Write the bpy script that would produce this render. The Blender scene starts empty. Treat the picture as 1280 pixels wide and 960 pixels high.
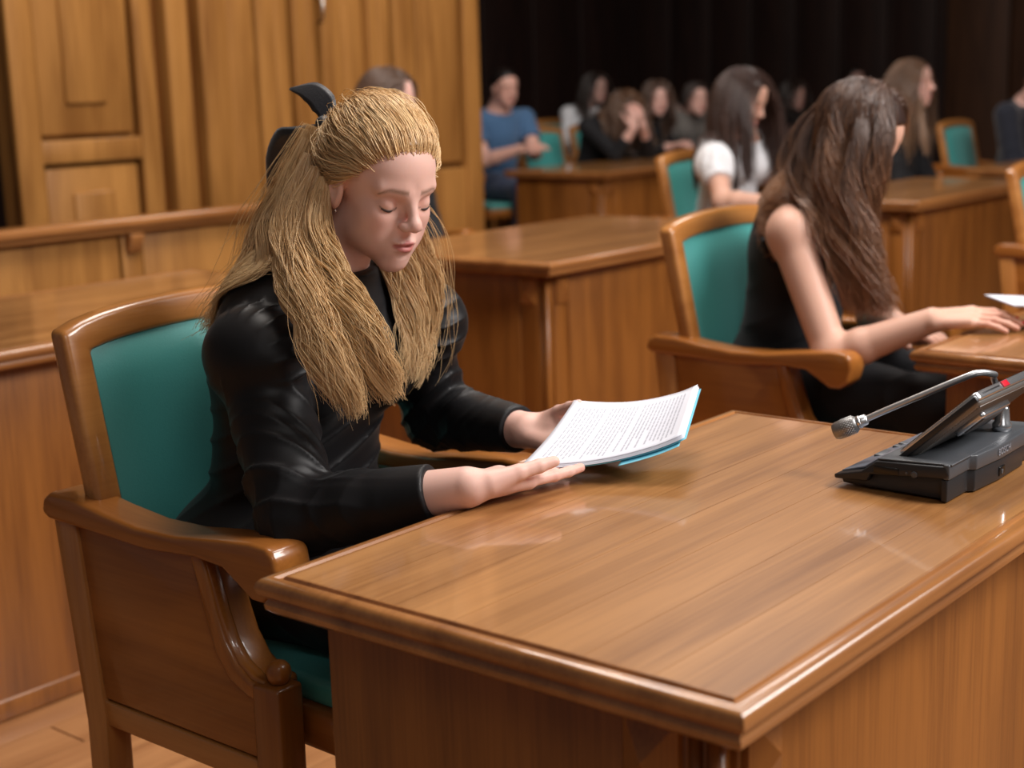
import bpy, bmesh, math, random
import numpy as np
from mathutils import Matrix, Vector

# ------------------------------------------------------------------ camera
S = bpy.context.scene
COL = S.collection
CR = np.array([[0.77546939, -0.10387437, 0.62278193],
               [0.63074665, 0.1717987, -0.75673236],
               [-0.02838803, 0.9796404, 0.19874304]])
CAM_H = 1.27
cam_data = bpy.data.cameras.new('camera')
cam = bpy.data.objects.new('camera', cam_data)
COL.objects.link(cam)
m = Matrix.Identity(4)
for i in range(3):
    for j in range(3):
        m[i][j] = float(CR[i, j])
m[0][3], m[1][3], m[2][3] = 0.0, 0.0, CAM_H
cam.matrix_world = m
cam_data.sensor_fit = 'HORIZONTAL'
cam_data.sensor_width = 36.0
cam_data.lens = 1850 / 1280 * 36
cam_data.clip_start = 0.05
cam_data.dof.use_dof = True
cam_data.dof.focus_distance = 1.86
cam_data.dof.aperture_fstop = 4.0
S.camera = cam

# ------------------------------------------------------------------ world, lights, exposure
w = bpy.data.worlds.new('world')
S.world = w
w.use_nodes = True
w.node_tree.nodes['Background'].inputs[0].default_value = (1.0, 0.93, 0.88, 1)
w.node_tree.nodes['Background'].inputs[1].default_value = 0.09
S.view_settings.view_transform = 'Standard'
S.view_settings.look = 'None'
S.view_settings.gamma = 1.0
S.view_settings.exposure = 0.0
try:
    S.view_settings.use_curve_mapping = False
except Exception:
    pass


def area_light(name, loc, target, size, energy, col=(1, 1, 1), sy=None):
    l = bpy.data.lights.new(name, 'AREA')
    l.energy = energy
    l.color = col
    l.size = size
    if sy:
        l.shape = 'RECTANGLE'
        l.size_y = sy
    o = bpy.data.objects.new(name, l)
    o.location = loc
    d = Vector(target) - Vector(loc)
    o.rotation_euler = d.to_track_quat('-Z', 'Y').to_euler()
    COL.objects.link(o)
    return o


area_light('stage_light', (2.1, 3.3, 3.9), (-1.5, 2.2, 0.9), 1.8, 240, (1, 0.95, 0.92))
area_light('overhead_light', (1.3, 3.4, 4.2), (1.3, 3.4, 0.5), 1.6, 60, (1, 0.97, 0.95))  # added lamp, no hall fixture: brightens the floor mirrored in the desk front
area_light('front_light', (1.6, -0.6, 3.4), (-1.4, 1.8, 0.9), 1.5, 22, (1, 0.96, 0.93))
area_light('overhead_light', (-1.6, 2.6, 4.4), (-1.6, 2.6, 0.5), 1.4, 75, (1, 0.93, 0.87))
area_light('overhead_light', (-3.6, 6.6, 4.4), (-3.6, 6.6, 0.5), 1.6, 85, (1, 0.93, 0.87))
area_light('panel_light', (-2.4, 2.9, 4.3), (-5.0, 4.4, 1.1), 1.0, 75, (1, 0.9, 0.8))

# ------------------------------------------------------------------ materials
MATS = {}


def new_mat(name):
    mt = bpy.data.materials.new(name)
    mt.use_nodes = True
    b = mt.node_tree.nodes['Principled BSDF']
    return mt, mt.node_tree, b


def wood(name, ca, cb, axis='z', rough=0.35, coat=0.5, scale=1.0, contrast=1.0, spec=0.5, rnd=True, crough=0.07):
    mt, nt, b = new_mat(name)
    N, L = nt.nodes, nt.links
    tc = N.new('ShaderNodeTexCoord')
    oi = N.new('ShaderNodeObjectInfo')
    ma = N.new('ShaderNodeVectorMath'); ma.operation = 'SCALE'
    ma.inputs[0].default_value = (7.3, 3.1, 5.7)
    if rnd:
        L.new(oi.outputs['Random'], ma.inputs['Scale'])
    else:
        ma.inputs['Scale'].default_value = 0.3
    ad = N.new('ShaderNodeVectorMath'); ad.operation = 'ADD'
    L.new(tc.outputs['Object'], ad.inputs[0])
    L.new(ma.outputs[0], ad.inputs[1])
    mp = N.new('ShaderNodeMapping')
    s = [5.0 * scale] * 3
    s['xyz'.index(axis)] = 0.55 * scale
    mp.inputs['Scale'].default_value = s
    L.new(ad.outputs[0], mp.inputs['Vector'])
    n1 = N.new('ShaderNodeTexNoise')
    n1.inputs['Scale'].default_value = 2.2
    n1.inputs['Detail'].default_value = 5
    n1.inputs['Distortion'].default_value = 0.7
    L.new(mp.outputs[0], n1.inputs['Vector'])
    mp2 = N.new('ShaderNodeMapping')
    s2 = [60.0 * scale] * 3
    s2['xyz'.index(axis)] = 1.6 * scale
    mp2.inputs['Scale'].default_value = s2
    L.new(ad.outputs[0], mp2.inputs['Vector'])
    n2 = N.new('ShaderNodeTexNoise')
    n2.inputs['Scale'].default_value = 3.0
    n2.inputs['Detail'].default_value = 4
    n2.inputs['Distortion'].default_value = 0.3
    L.new(mp2.outputs[0], n2.inputs['Vector'])
    mx = N.new('ShaderNodeMath'); mx.operation = 'MULTIPLY_ADD'
    mx.inputs[1].default_value = 0.38 * contrast
    L.new(n2.outputs['Fac'], mx.inputs[0])
    L.new(n1.outputs['Fac'], mx.inputs[2])
    rp = N.new('ShaderNodeValToRGB')
    rp.color_ramp.elements[0].position = 0.44
    rp.color_ramp.elements[1].position = 0.90
    rp.color_ramp.elements[0].color = (*cb, 1)
    rp.color_ramp.elements[1].color = (*ca, 1)
    L.new(mx.outputs[0], rp.inputs['Fac'])
    L.new(rp.outputs['Color'], b.inputs['Base Color'])
    b.inputs['Roughness'].default_value = rough
    b.inputs['Specular IOR Level'].default_value = spec
    b.inputs['Coat Weight'].default_value = coat
    b.inputs['Coat Roughness'].default_value = crough
    bp = N.new('ShaderNodeBump')
    bp.inputs['Strength'].default_value = 0.06
    bp.inputs['Distance'].default_value = 0.002
    L.new(n2.outputs['Fac'], bp.inputs['Height'])
    L.new(bp.outputs[0], b.inputs['Normal'])
    return mt


def plain(name, col, rough=0.5, metal=0.0, sheen=0.0, coat=0.0, bump=0.0, bscale=200, spec=0.5, sss=0.0, var=0.0):
    mt, nt, b = new_mat(name)
    N, L = nt.nodes, nt.links
    b.inputs['Base Color'].default_value = (*col, 1)
    b.inputs['Roughness'].default_value = rough
    b.inputs['Metallic'].default_value = metal
    b.inputs['Specular IOR Level'].default_value = spec
    b.inputs['Sheen Weight'].default_value = sheen
    b.inputs['Coat Weight'].default_value = coat
    if sss:
        b.inputs['Subsurface Weight'].default_value = sss
        b.inputs['Subsurface Radius'].default_value = (0.01, 0.004, 0.002)
        b.inputs['Subsurface Scale'].default_value = 0.6
    if bump or var:
        tc = N.new('ShaderNodeTexCoord')
        n = N.new('ShaderNodeTexNoise')
        n.inputs['Scale'].default_value = bscale
        n.inputs['Detail'].default_value = 3
        L.new(tc.outputs['Object'], n.inputs['Vector'])
        if bump:
            bp = N.new('ShaderNodeBump')
            bp.inputs['Strength'].default_value = bump
            bp.inputs['Distance'].default_value = 0.001
            L.new(n.outputs['Fac'], bp.inputs['Height'])
            L.new(bp.outputs[0], b.inputs['Normal'])
        if var:
            rp = N.new('ShaderNodeValToRGB')
            rp.color_ramp.elements[0].color = (*[c * (1 - var) for c in col], 1)
            rp.color_ramp.elements[1].color = (*[min(1, c * (1 + var)) for c in col], 1)
            L.new(n.outputs['Fac'], rp.inputs['Fac'])
            L.new(rp.outputs['Color'], b.inputs['Base Color'])
    return mt


def attr_mat(name, rough=0.5, spec=0.5, sss=0.0, aniso=0.0, bump=0.0, bscale=300, sheen=0.0, coat=0.0):
    mt, nt, b = new_mat(name)
    N, L = nt.nodes, nt.links
    a = N.new('ShaderNodeAttribute')
    a.attribute_name = 'col'
    L.new(a.outputs['Color'], b.inputs['Base Color'])
    b.inputs['Roughness'].default_value = rough
    b.inputs['Specular IOR Level'].default_value = spec
    b.inputs['Sheen Weight'].default_value = sheen
    b.inputs['Coat Weight'].default_value = coat
    b.inputs['Coat Roughness'].default_value = 0.3
    if sss:
        b.inputs['Subsurface Weight'].default_value = sss
        b.inputs['Subsurface Radius'].default_value = (1.0, 0.35, 0.2)
        b.inputs['Subsurface Scale'].default_value = 0.006
    if bump:
        tc = N.new('ShaderNodeTexCoord')
        n = N.new('ShaderNodeTexNoise')
        n.inputs['Scale'].default_value = bscale
        L.new(tc.outputs['Object'], n.inputs['Vector'])
        bp = N.new('ShaderNodeBump')
        bp.inputs['Strength'].default_value = bump
        bp.inputs['Distance'].default_value = 0.001
        L.new(n.outputs['Fac'], bp.inputs['Height'])
        L.new(bp.outputs[0], b.inputs['Normal'])
    return mt


WD = {}
for ax in 'xyz':
    WD['top' + ax] = wood('varnished_desktop_wood_' + ax, (0.46, 0.215, 0.070), (0.205, 0.078, 0.019), ax, 0.36, 0.75, 1.0, 1.25, 0.5, False)
    WD['edge' + ax] = wood('moulding_wood_' + ax, (0.42, 0.18, 0.055), (0.21, 0.075, 0.020), ax, 0.28, 0.6, 1.2)
    WD['panel' + ax] = wood('desk_panel_wood_' + ax, (0.285, 0.102, 0.018), (0.125, 0.037, 0.006), ax, 0.40, 0.55, 1.3, 1.5, 0.35, True, 0.28)
    WD['chair' + ax] = wood('chair_wood_' + ax, (0.42, 0.155, 0.030), (0.235, 0.075, 0.013), ax, 0.30, 0.55, 1.0, 0.8, 0.4)
    WD['frame' + ax] = wood('chair_frame_wood_' + ax, (0.54, 0.240, 0.065), (0.34, 0.125, 0.028), ax, 0.28, 0.6, 1.0, 0.8)
    WD['wall' + ax] = wood('wall_panel_wood_' + ax, (0.42, 0.195, 0.050), (0.190, 0.073, 0.015), ax, 0.45, 0.12, 0.8, 1.3, 0.3)
WD['floor'] = wood('floor_wood', (0.45, 0.22, 0.09), (0.25, 0.10, 0.035), 'y', 0.35, 0.4)
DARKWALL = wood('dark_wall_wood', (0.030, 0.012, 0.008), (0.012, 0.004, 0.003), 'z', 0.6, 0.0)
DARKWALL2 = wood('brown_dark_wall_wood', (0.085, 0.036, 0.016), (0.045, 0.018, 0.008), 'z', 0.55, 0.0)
TEAL = plain('teal_leather', (0.060, 0.335, 0.315), 0.42, 0, 0.15, 0, 0.25, 450, var=0.08)
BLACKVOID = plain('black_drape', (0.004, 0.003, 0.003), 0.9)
SATIN = plain('black_satin', (0.0035, 0.0032, 0.0042), 0.48, 0, 0.04, 0, 0.10, 60, spec=0.34)


# ------------------------------------------------------------------ object helpers
def link(o, parent=None):
    COL.objects.link(o)
    if parent is not None:
        o.parent = parent
    return o


def thing(name, label, cat, loc=(0, 0, 0), rz=0.0, group=None):
    o = bpy.data.objects.new(name, None)
    o.empty_display_size = 0.05
    link(o)
    o.location = loc
    o.rotation_euler = (0, 0, rz)
    o['label'] = label
    o['category'] = cat
    if group:
        o['group'] = group
    return o


def mesh_from(name, verts, faces, mat=None, smooth=False):
    me = bpy.data.meshes.new(name)
    me.from_pydata([tuple(map(float, v)) for v in verts], [], [tuple(f) for f in faces])
    if mat:
        me.materials.append(mat)
    if smooth:
        me.polygons.foreach_set('use_smooth', [True] * len(me.polygons))
    me.update()
    return me


def fast_mesh(name, V, F, mat=None, smooth=True, col=None):
    """V (n,3), F (m,k) arrays of constant k"""
    me = bpy.data.meshes.new(name)
    n, (mm, k) = len(V), F.shape
    me.vertices.add(n)
    me.vertices.foreach_set('co', np.ascontiguousarray(V, dtype=np.float32).ravel())
    me.loops.add(mm * k)
    me.loops.foreach_set('vertex_index', F.astype(np.int32).ravel())
    me.polygons.add(mm)
    me.polygons.foreach_set('loop_start', np.arange(0, mm * k, k, dtype=np.int32))
    me.polygons.foreach_set('loop_total', np.full(mm, k, dtype=np.int32))
    if smooth:
        me.polygons.foreach_set('use_smooth', np.ones(mm, dtype=bool))
    me.update(calc_edges=True)
    if col is not None:
        a = me.color_attributes.new('col', 'FLOAT_COLOR', 'POINT')
        c4 = np.ones((n, 4), dtype=np.float32)
        c4[:, :3] = col
        a.data.foreach_set('color', c4.ravel())
    if mat:
        me.materials.append(mat)
    return me


def obj(name, me, parent=None, label=None):
    o = bpy.data.objects.new(name, me)
    link(o, parent)
    if label:
        o['label'] = label
    return o


def bevel(o, w=0.003, seg=2, ang=35):
    b = o.modifiers.new('bevel', 'BEVEL')
    b.width = w
    b.segments = seg
    b.limit_method = 'ANGLE'
    b.angle_limit = math.radians(ang)
    for p in o.data.polygons:
        p.use_smooth = True
    return o


def box_me(name, x0, x1, y0, y1, z0, z1, mat):
    V = [(x, y, z) for z in (z0, z1) for y in (y0, y1) for x in (x0, x1)]
    F = [(0, 2, 3, 1), (4, 5, 7, 6), (0, 1, 5, 4), (2, 6, 7, 3), (0, 4, 6, 2), (1, 3, 7, 5)]
    return mesh_from(name, V, F, mat)


def box(name, x0, x1, y0, y1, z0, z1, mat, parent=None, bv=0.0, seg=2):
    o = obj(name, box_me(name, x0, x1, y0, y1, z0, z1, mat), parent)
    if bv:
        bevel(o, bv, seg)
    return o


def prism(name, pts, plane, a, b, mat, parent=None, bv=0.0, seg=2):
    """extrude polygon pts (2D) between a and b along the remaining axis. plane 'xz','yz','xy'"""
    n = len(pts)
    def mk(p, t):
        if plane == 'xz':
            return (p[0], t, p[1])
        if plane == 'yz':
            return (t, p[0], p[1])
        return (p[0], p[1], t)
    V = [mk(p, a) for p in pts] + [mk(p, b) for p in pts]
    F = [tuple(range(n)), tuple(range(2 * n - 1, n - 1, -1))]
    for i in range(n):
        j = (i + 1) % n
        F.append((i, i + n, j + n, j))
    me = mesh_from(name, V, F, mat)
    bm = bmesh.new()
    bm.from_mesh(me)
    bmesh.ops.recalc_face_normals(bm, faces=bm.faces)
    bm.to_mesh(me)
    bm.free()
    o = obj(name, me, parent)
    if bv:
        bevel(o, bv, seg)
    return o


def tube_arrays(path, rad, seg=10, cap=True):
    path = np.asarray(path, float)
    n = len(path)
    rad = np.broadcast_to(np.asarray(rad, float), (n,))
    T = np.gradient(path, axis=0)
    T /= np.linalg.norm(T, axis=1, keepdims=True) + 1e-12
    up = np.array([0, 0, 1.0]) if abs(T[0][2]) < 0.9 else np.array([1.0, 0, 0])
    U = np.zeros_like(path)
    u = np.cross(up, T[0]); u /= np.linalg.norm(u)
    for i in range(n):
        u = u - T[i] * (u @ T[i])
        u /= np.linalg.norm(u)
        U[i] = u
    W = np.cross(T, U)
    a = np.linspace(0, 2 * np.pi, seg, endpoint=False)
    V = path[:, None] + rad[:, None, None] * (np.cos(a)[None, :, None] * U[:, None] + np.sin(a)[None, :, None] * W[:, None])
    V = V.reshape(-1, 3)
    F = []
    for i in range(n - 1):
        for j in range(seg):
            k = (j + 1) % seg
            F.append((i * seg + j, i * seg + k, (i + 1) * seg + k, (i + 1) * seg + j))
    if cap:
        F.append(tuple(range(seg - 1, -1, -1)))
        F.append(tuple((n - 1) * seg + j for j in range(seg)))
    return V, F


def tube(name, path, rad, mat, parent=None, seg=12):
    V, F = tube_arrays(path, rad, seg)
    return obj(name, mesh_from(name, V, F, mat, True), parent)


def lathe(name, prof, mat, parent=None, seg=24, loc=(0, 0, 0), axis=(0, 0, 1)):
    """prof list of (r, h)"""
    q = Vector((0, 0, 1)).rotation_difference(Vector(axis))
    V, F = [], []
    for r, h in prof:
        for j in range(seg):
            a = 2 * math.pi * j / seg
            v = q @ Vector((r * math.cos(a), r * math.sin(a), h))
            V.append((v.x + loc[0], v.y + loc[1], v.z + loc[2]))
    for i in range(len(prof) - 1):
        for j in range(seg):
            k = (j + 1) % seg
            F.append((i * seg + j, i * seg + k, (i + 1) * seg + k, (i + 1) * seg + j))
    F.append(tuple(range(seg - 1, -1, -1)))
    F.append(tuple((len(prof) - 1) * seg + j for j in range(seg)))
    return obj(name, mesh_from(name, V, F, mat, True), parent)


def copy_tree(o, loc=None, rz=None, label=None, group=None):
    c = o.copy()
    COL.objects.link(c)
    if loc is not None:
        c.location = loc
    if rz is not None:
        c.rotation_euler = (0, 0, rz)
    if label:
        c['label'] = label
    if group:
        c['group'] = group
    for ch in list(o.children):
        d = ch.copy()
        COL.objects.link(d)
        d.parent = c
        for g in list(ch.children):
            e = g.copy()
            COL.objects.link(e)
            e.parent = d
    return c


def struct(o):
    o['kind'] = 'structure'
    return o


FLOOR = -0.05

# ------------------------------------------------------------------ room
fl = struct(box('floor', -12, 4, -2, 16, FLOOR - 0.06, FLOOR - 0.012, WD['floor']))
pl_me = box_me('plank', 0, 0.118, 0, 1.195, -0.012, 0, WD['floor'])
k = 0
for i in range(17):
    for j in range(3):
        p = obj('plank', pl_me, fl)
        p.location = (-2.9 + i * 0.12, -0.35 + (i % 3) * 0.4 + j * 1.2, FLOOR)
struct(box('ceiling', -12, 4, -2, 16, 5.2, 5.3, plain('ceiling_paint', (0.35, 0.3, 0.25), 0.9)))
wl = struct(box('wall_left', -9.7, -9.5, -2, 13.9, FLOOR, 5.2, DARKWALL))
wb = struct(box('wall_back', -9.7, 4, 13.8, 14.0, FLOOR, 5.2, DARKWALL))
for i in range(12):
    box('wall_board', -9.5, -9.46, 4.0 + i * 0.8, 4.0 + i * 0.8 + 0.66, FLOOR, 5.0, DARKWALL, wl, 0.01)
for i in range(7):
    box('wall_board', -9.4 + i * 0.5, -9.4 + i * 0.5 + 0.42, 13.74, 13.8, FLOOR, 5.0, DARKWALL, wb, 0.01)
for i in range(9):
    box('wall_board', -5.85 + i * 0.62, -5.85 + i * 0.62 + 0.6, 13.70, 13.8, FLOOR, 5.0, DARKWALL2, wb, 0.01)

# tall panelled screen behind the left benches (faces +X)
XW = -5.0
ws = thing('panelled_screen', 'tall honey-brown wood panelled screen with doors behind the low barrier at left', 'wall panelling', (XW, 3.19, FLOOR))
WZ = 4.2


def wbox(name, ya, yb, za, zb, xa, xb, bv=0.006):
    return box(name, xa, xb, ya - 3.19, yb - 3.19, za - FLOOR, zb - FLOOR, WD['wallz'], ws, bv)


box('backing_board', -0.12, -0.06, 0, 2.69, 0, WZ, WD['wallz'], ws)
# door leaf: stiles, rails, raised panels
wbox('stile', 3.19, 3.30, FLOOR, 4.1, -0.06, 0.0)
wbox('stile', 3.765, 3.845, FLOOR, 4.1, -0.06, 0.0)
wbox('rail', 3.30, 3.765, 1.015, 1.105, -0.06, -0.004)
wbox('rail', 3.30, 3.765, 0.0, 0.12, -0.06, -0.004)
wbox('door_panel', 3.315, 3.75, 1.12, 3.9, -0.06, -0.022, 0.012)
wbox('raised_panel', 3.43, 3.62, 1.24, 3.6, -0.03, -0.006, 0.010)
wbox('door_panel', 3.315, 3.75, 0.14, 1.0, -0.06, -0.022, 0.012)
wbox('raised_panel', 3.43, 3.62, 0.26, 0.90, -0.03, -0.006, 0.010)
# pilaster between dark gaps
wbox('pilaster', 3.90, 3.975, FLOOR, 4.1, -0.06, 0.035, 0.004)
wbox('pilaster', 3.975, 4.02, FLOOR, 4.1, -0.06, 0.015, 0.004)
for ya, yb, d in ((4.085, 4.235, 0.02), (4.245, 4.39, 0.0), (4.40, 4.50, 0.012), (4.515, 4.60, -0.01),
                  (4.61, 4.69, 0.015), (4.71, 4.77, -0.01), (4.785, 4.915, 0.01), (4.935, 5.07, -0.012),
                  (5.075, 5.13, 0.02), (5.155, 5.235, 0.0), (5.26, 5.40, 0.008)):
    wbox('panel_board', ya, yb, FLOOR, 4.1, -0.06, d, 0.006)
wbox('stile', 5.415, 5.455, FLOOR, 4.1, -0.06, 0.008)
wbox('stile', 5.76, 5.88, FLOOR, 4.1, -0.06, 0.012)
wbox('rail', 5.455, 5.76, FLOOR, 0.86, -0.06, 0.0)
wbox('door_panel', 5.465, 5.745, 0.885, 3.9, -0.06, -0.012, 0.012)
tube('door_handle', [(0.0, 1.59, 1.62), (0.03, 1.59, 1.63), (0.03, 1.59, 1.72), (0.0, 1.59, 1.73)], 0.006,
     plain('brushed_steel', (0.6, 0.58, 0.55), 0.3, 1.0), ws)
# black opening at left of the screen
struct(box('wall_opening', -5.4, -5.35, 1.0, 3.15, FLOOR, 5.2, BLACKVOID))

# low barrier
br = thing('wooden_barrier', 'low panelled wooden barrier with a rounded cap rail behind the left desk', 'barrier', (-4.2, 1.0, FLOOR))
BZ = 0.865 - FLOOR
box('cap_rail', -0.06, 0.055, 0, 2.75, BZ - 0.035, BZ, WD['edgey'], br, 0.012, 3)
box('cap_moulding', -0.035, 0.035, 0, 2.74, BZ - 0.052, BZ - 0.035, WD['edgey'], br, 0.004)
for ya, yb in ((0.02, 0.99), (1.01, 2.03), (2.13, 2.73)):
    box('panel', -0.02, 0.0, ya, yb, 0.0, BZ - 0.052, WD['wallz'], br, 0.004)
for yy in (2.04,):
    box('pilaster', -0.03, 0.006, yy, yy + 0.08, 0, BZ - 0.052, WD['wallz'], br, 0.004)
    prism('bracket_block', [(0.006, BZ - 0.056), (0.045, BZ - 0.056), (0.045, BZ - 0.075), (0.022, BZ - 0.12), (0.006, BZ - 0.125)],
          'xz', yy + 0.012, yy + 0.068, WD['edgez'], br, 0.004)


# ------------------------------------------------------------------ desks
def moulding(name, x0, x1, y0, y1, zt, parent):
    prof = [(0.026, -0.006), (0.026, 0.0), (0.0235, 0.0), (0.0215, -0.0035), (0.0165, -0.0035), (0.0145, -0.0003), (0.011, 0.0),
            (0.005, -0.0012), (0.001, -0.005), (-0.001, -0.011), (0.001, -0.017), (0.005, -0.0215),
            (0.009, -0.023), (0.009, -0.026), (0.006, -0.030), (0.007, -0.036), (0.013, -0.041), (0.020, -0.042), (0.05, -0.042)]
    V, F = [], []
    for ins, dz in prof:
        for cx, cy in ((x0 + ins, y0 + ins), (x1 - ins, y0 + ins), (x1 - ins, y1 - ins), (x0 + ins, y1 - ins)):
            V.append((cx, cy, zt + dz))
    n = len(prof)
    for i in range(n - 1):
        for j in range(4):
            k2 = (j + 1) % 4
            F.append((i * 4 + j, (i + 1) * 4 + j, (i + 1) * 4 + k2, i * 4 + k2))
    F.append(tuple(range((n - 1) * 4 + 3, (n - 1) * 4 - 1, -1)))
    me = mesh_from(name, V, F, WD['edgey'], True)
    o = obj(name, me, parent)
    try:
        me.set_sharp_from_angle(angle=math.radians(40))
    except Exception:
        pass
    return o


def pyramid_block(parent, face, a0, a1, z0, z1, base, out):
    """face 'y-': normal -Y at y=base, spans x a0..a1 ; 'x+': normal +X at x=base, spans y a0..a1"""
    am, zm = (a0 + a1) / 2, (z0 + z1) / 2
    t = 0.007
    ring0 = [(a0, z0), (a1, z0), (a1, z1), (a0, z1)]
    V = []
    for d in (0.0, t):
        for a, z in ring0:
            V.append((a, z, d))
    V.append((am, zm, out))
    F = [(0, 1, 5, 4), (1, 2, 6, 5), (2, 3, 7, 6), (3, 0, 4, 7), (4, 5, 8), (5, 6, 8), (6, 7, 8), (7, 4, 8), (3, 2, 1, 0)]
    if face == 'y-':
        VV = [(a, base - d, z) for a, z, d in V]
    else:
        VV = [(base + d, a, z) for a, z, d in V]
    me = mesh_from('corner_block', VV, F, WD['panelz'])
    return obj('corner_block', me, parent)


def desk(label, x0, x1, y0, y1, nb=6, detail=True, group='varnished wooden chamber desks'):
    t = thing('chamber_desk', label, 'desk', (x1, y0, FLOOR), 0, group)
    X0, X1, Y0, Y1, Z = x0 - x1, 0.0, 0.0, y1 - y0, 0.76 - FLOOR
    moulding('top_moulding', X0, X1, Y0, Y1, Z, t)
    ins = 0.0262
    wtot = (X1 - X0) - 2 * ins
    for i in range(nb):
        a = X0 + ins + wtot * i / nb
        b = X0 + ins + wtot * (i + 1) / nb
        box('top_board', a + 0.0003, b - 0.0003, Y0 + ins, Y1 - ins, Z - 0.02, Z, WD['topy'], t)
    I = 0.055
    zb = Z - 0.042
    for (ya, yb) in ((Y0 + I, Y0 + I + 0.022), (Y1 - I - 0.022, Y1 - I)):
        box('end_panel', X0 + 0.05, X1 - 0.16, ya, yb, 0.0, zb, WD['panelz'], t, 0.002)
    box('front_panel', X1 - I - 0.022, X1 - I, Y0 + 0.16, Y1 - 0.16, 0.0, zb, WD['panelz'], t, 0.002)
    for s, yc in ((1, Y0), (-1, Y1)):
        def yy(a, b):
            v = sorted((yc + s * a, yc + s * b))
            return v
        ya, yb = yy(I + 0.004, I + 0.022)
        box('pilaster', X1 - 0.16, X1 - 0.092, ya, yb, 0, zb, WD['panelz'], t, 0.002)
        ya, yb = yy(0.092, 0.16)
        box('pilaster', X1 - I - 0.022, X1 - I - 0.004, ya, yb, 0, zb, WD['panelz'], t, 0.002)
        ya, yb = yy(I + 0.012, 0.10)
        box('corner_post', X1 - 0.10, X1 - I - 0.012, ya, yb, 0, zb, WD['panelz'], t, 0.004)
        q0, q1 = yy(I + 0.006, I + 0.006)
        lathe('corner_bead', [(0.009, 0.0), (0.009, zb)], WD['panelz'], t, 10, (X1 - I - 0.012, yc + s * (I + 0.012), 0))
        lathe('corner_bead', [(0.007, 0.0), (0.007, zb)], WD['panelz'], t, 8, (X1 - 0.088, yc + s * (I + 0.012), 0))
        if s == 1:
            pyramid_block(t, 'y-', X1 - 0.158, X1 - 0.098, zb - 0.092, zb - 0.012, Y0 + I + 0.004, 0.024)
            pyramid_block(t, 'x+', Y0 + 0.098, Y0 + 0.158, zb - 0.092, zb - 0.012, X1 - I - 0.004, 0.024)
        else:
            pyramid_block(t, 'x+', Y1 - 0.158, Y1 - 0.098, zb - 0.092, zb - 0.012, X1 - I - 0.004, 0.024)
    box('plinth', X0 + 0.05, X1 - I + 0.004, Y0 + I - 0.004, Y1 - I + 0.004, 0, 0.05, WD['panelz'], t, 0.006)
    return t


desk('large foreground desk with the grey microphone unit standing on it', -1.178, -0.578, 0.988, 1.972, 7)
desk('desk at right edge holding the paper of the brunette in the sleeveless top', -1.155, -0.555, 2.578, 4.10, 6)
desk('desk behind the blonde woman with bare top, left of the second green chair', -3.42, -2.60, 3.346, 4.68, 6)
desk('dark-fronted desk at far left, just behind the first green chair', -3.50, -2.712, 0.9, 2.78, 6)
desk('desk in the middle distance in front of the woman with long brown hair in black', -3.12, -2.50, 5.645, 7.0, 5)
desk('dark-topped desk at right edge in front of the person in dark clothes', -3.16, -2.52, 7.7, 9.3, 5)
desk('distant desk in front of the people in black, right of the man in blue', -5.72, -4.97, 6.93, 8.55, 5)
desk('distant desk right of the woman in the white blouse', -6.20, -5.65, 10.7, 12.1, 5)


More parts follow.
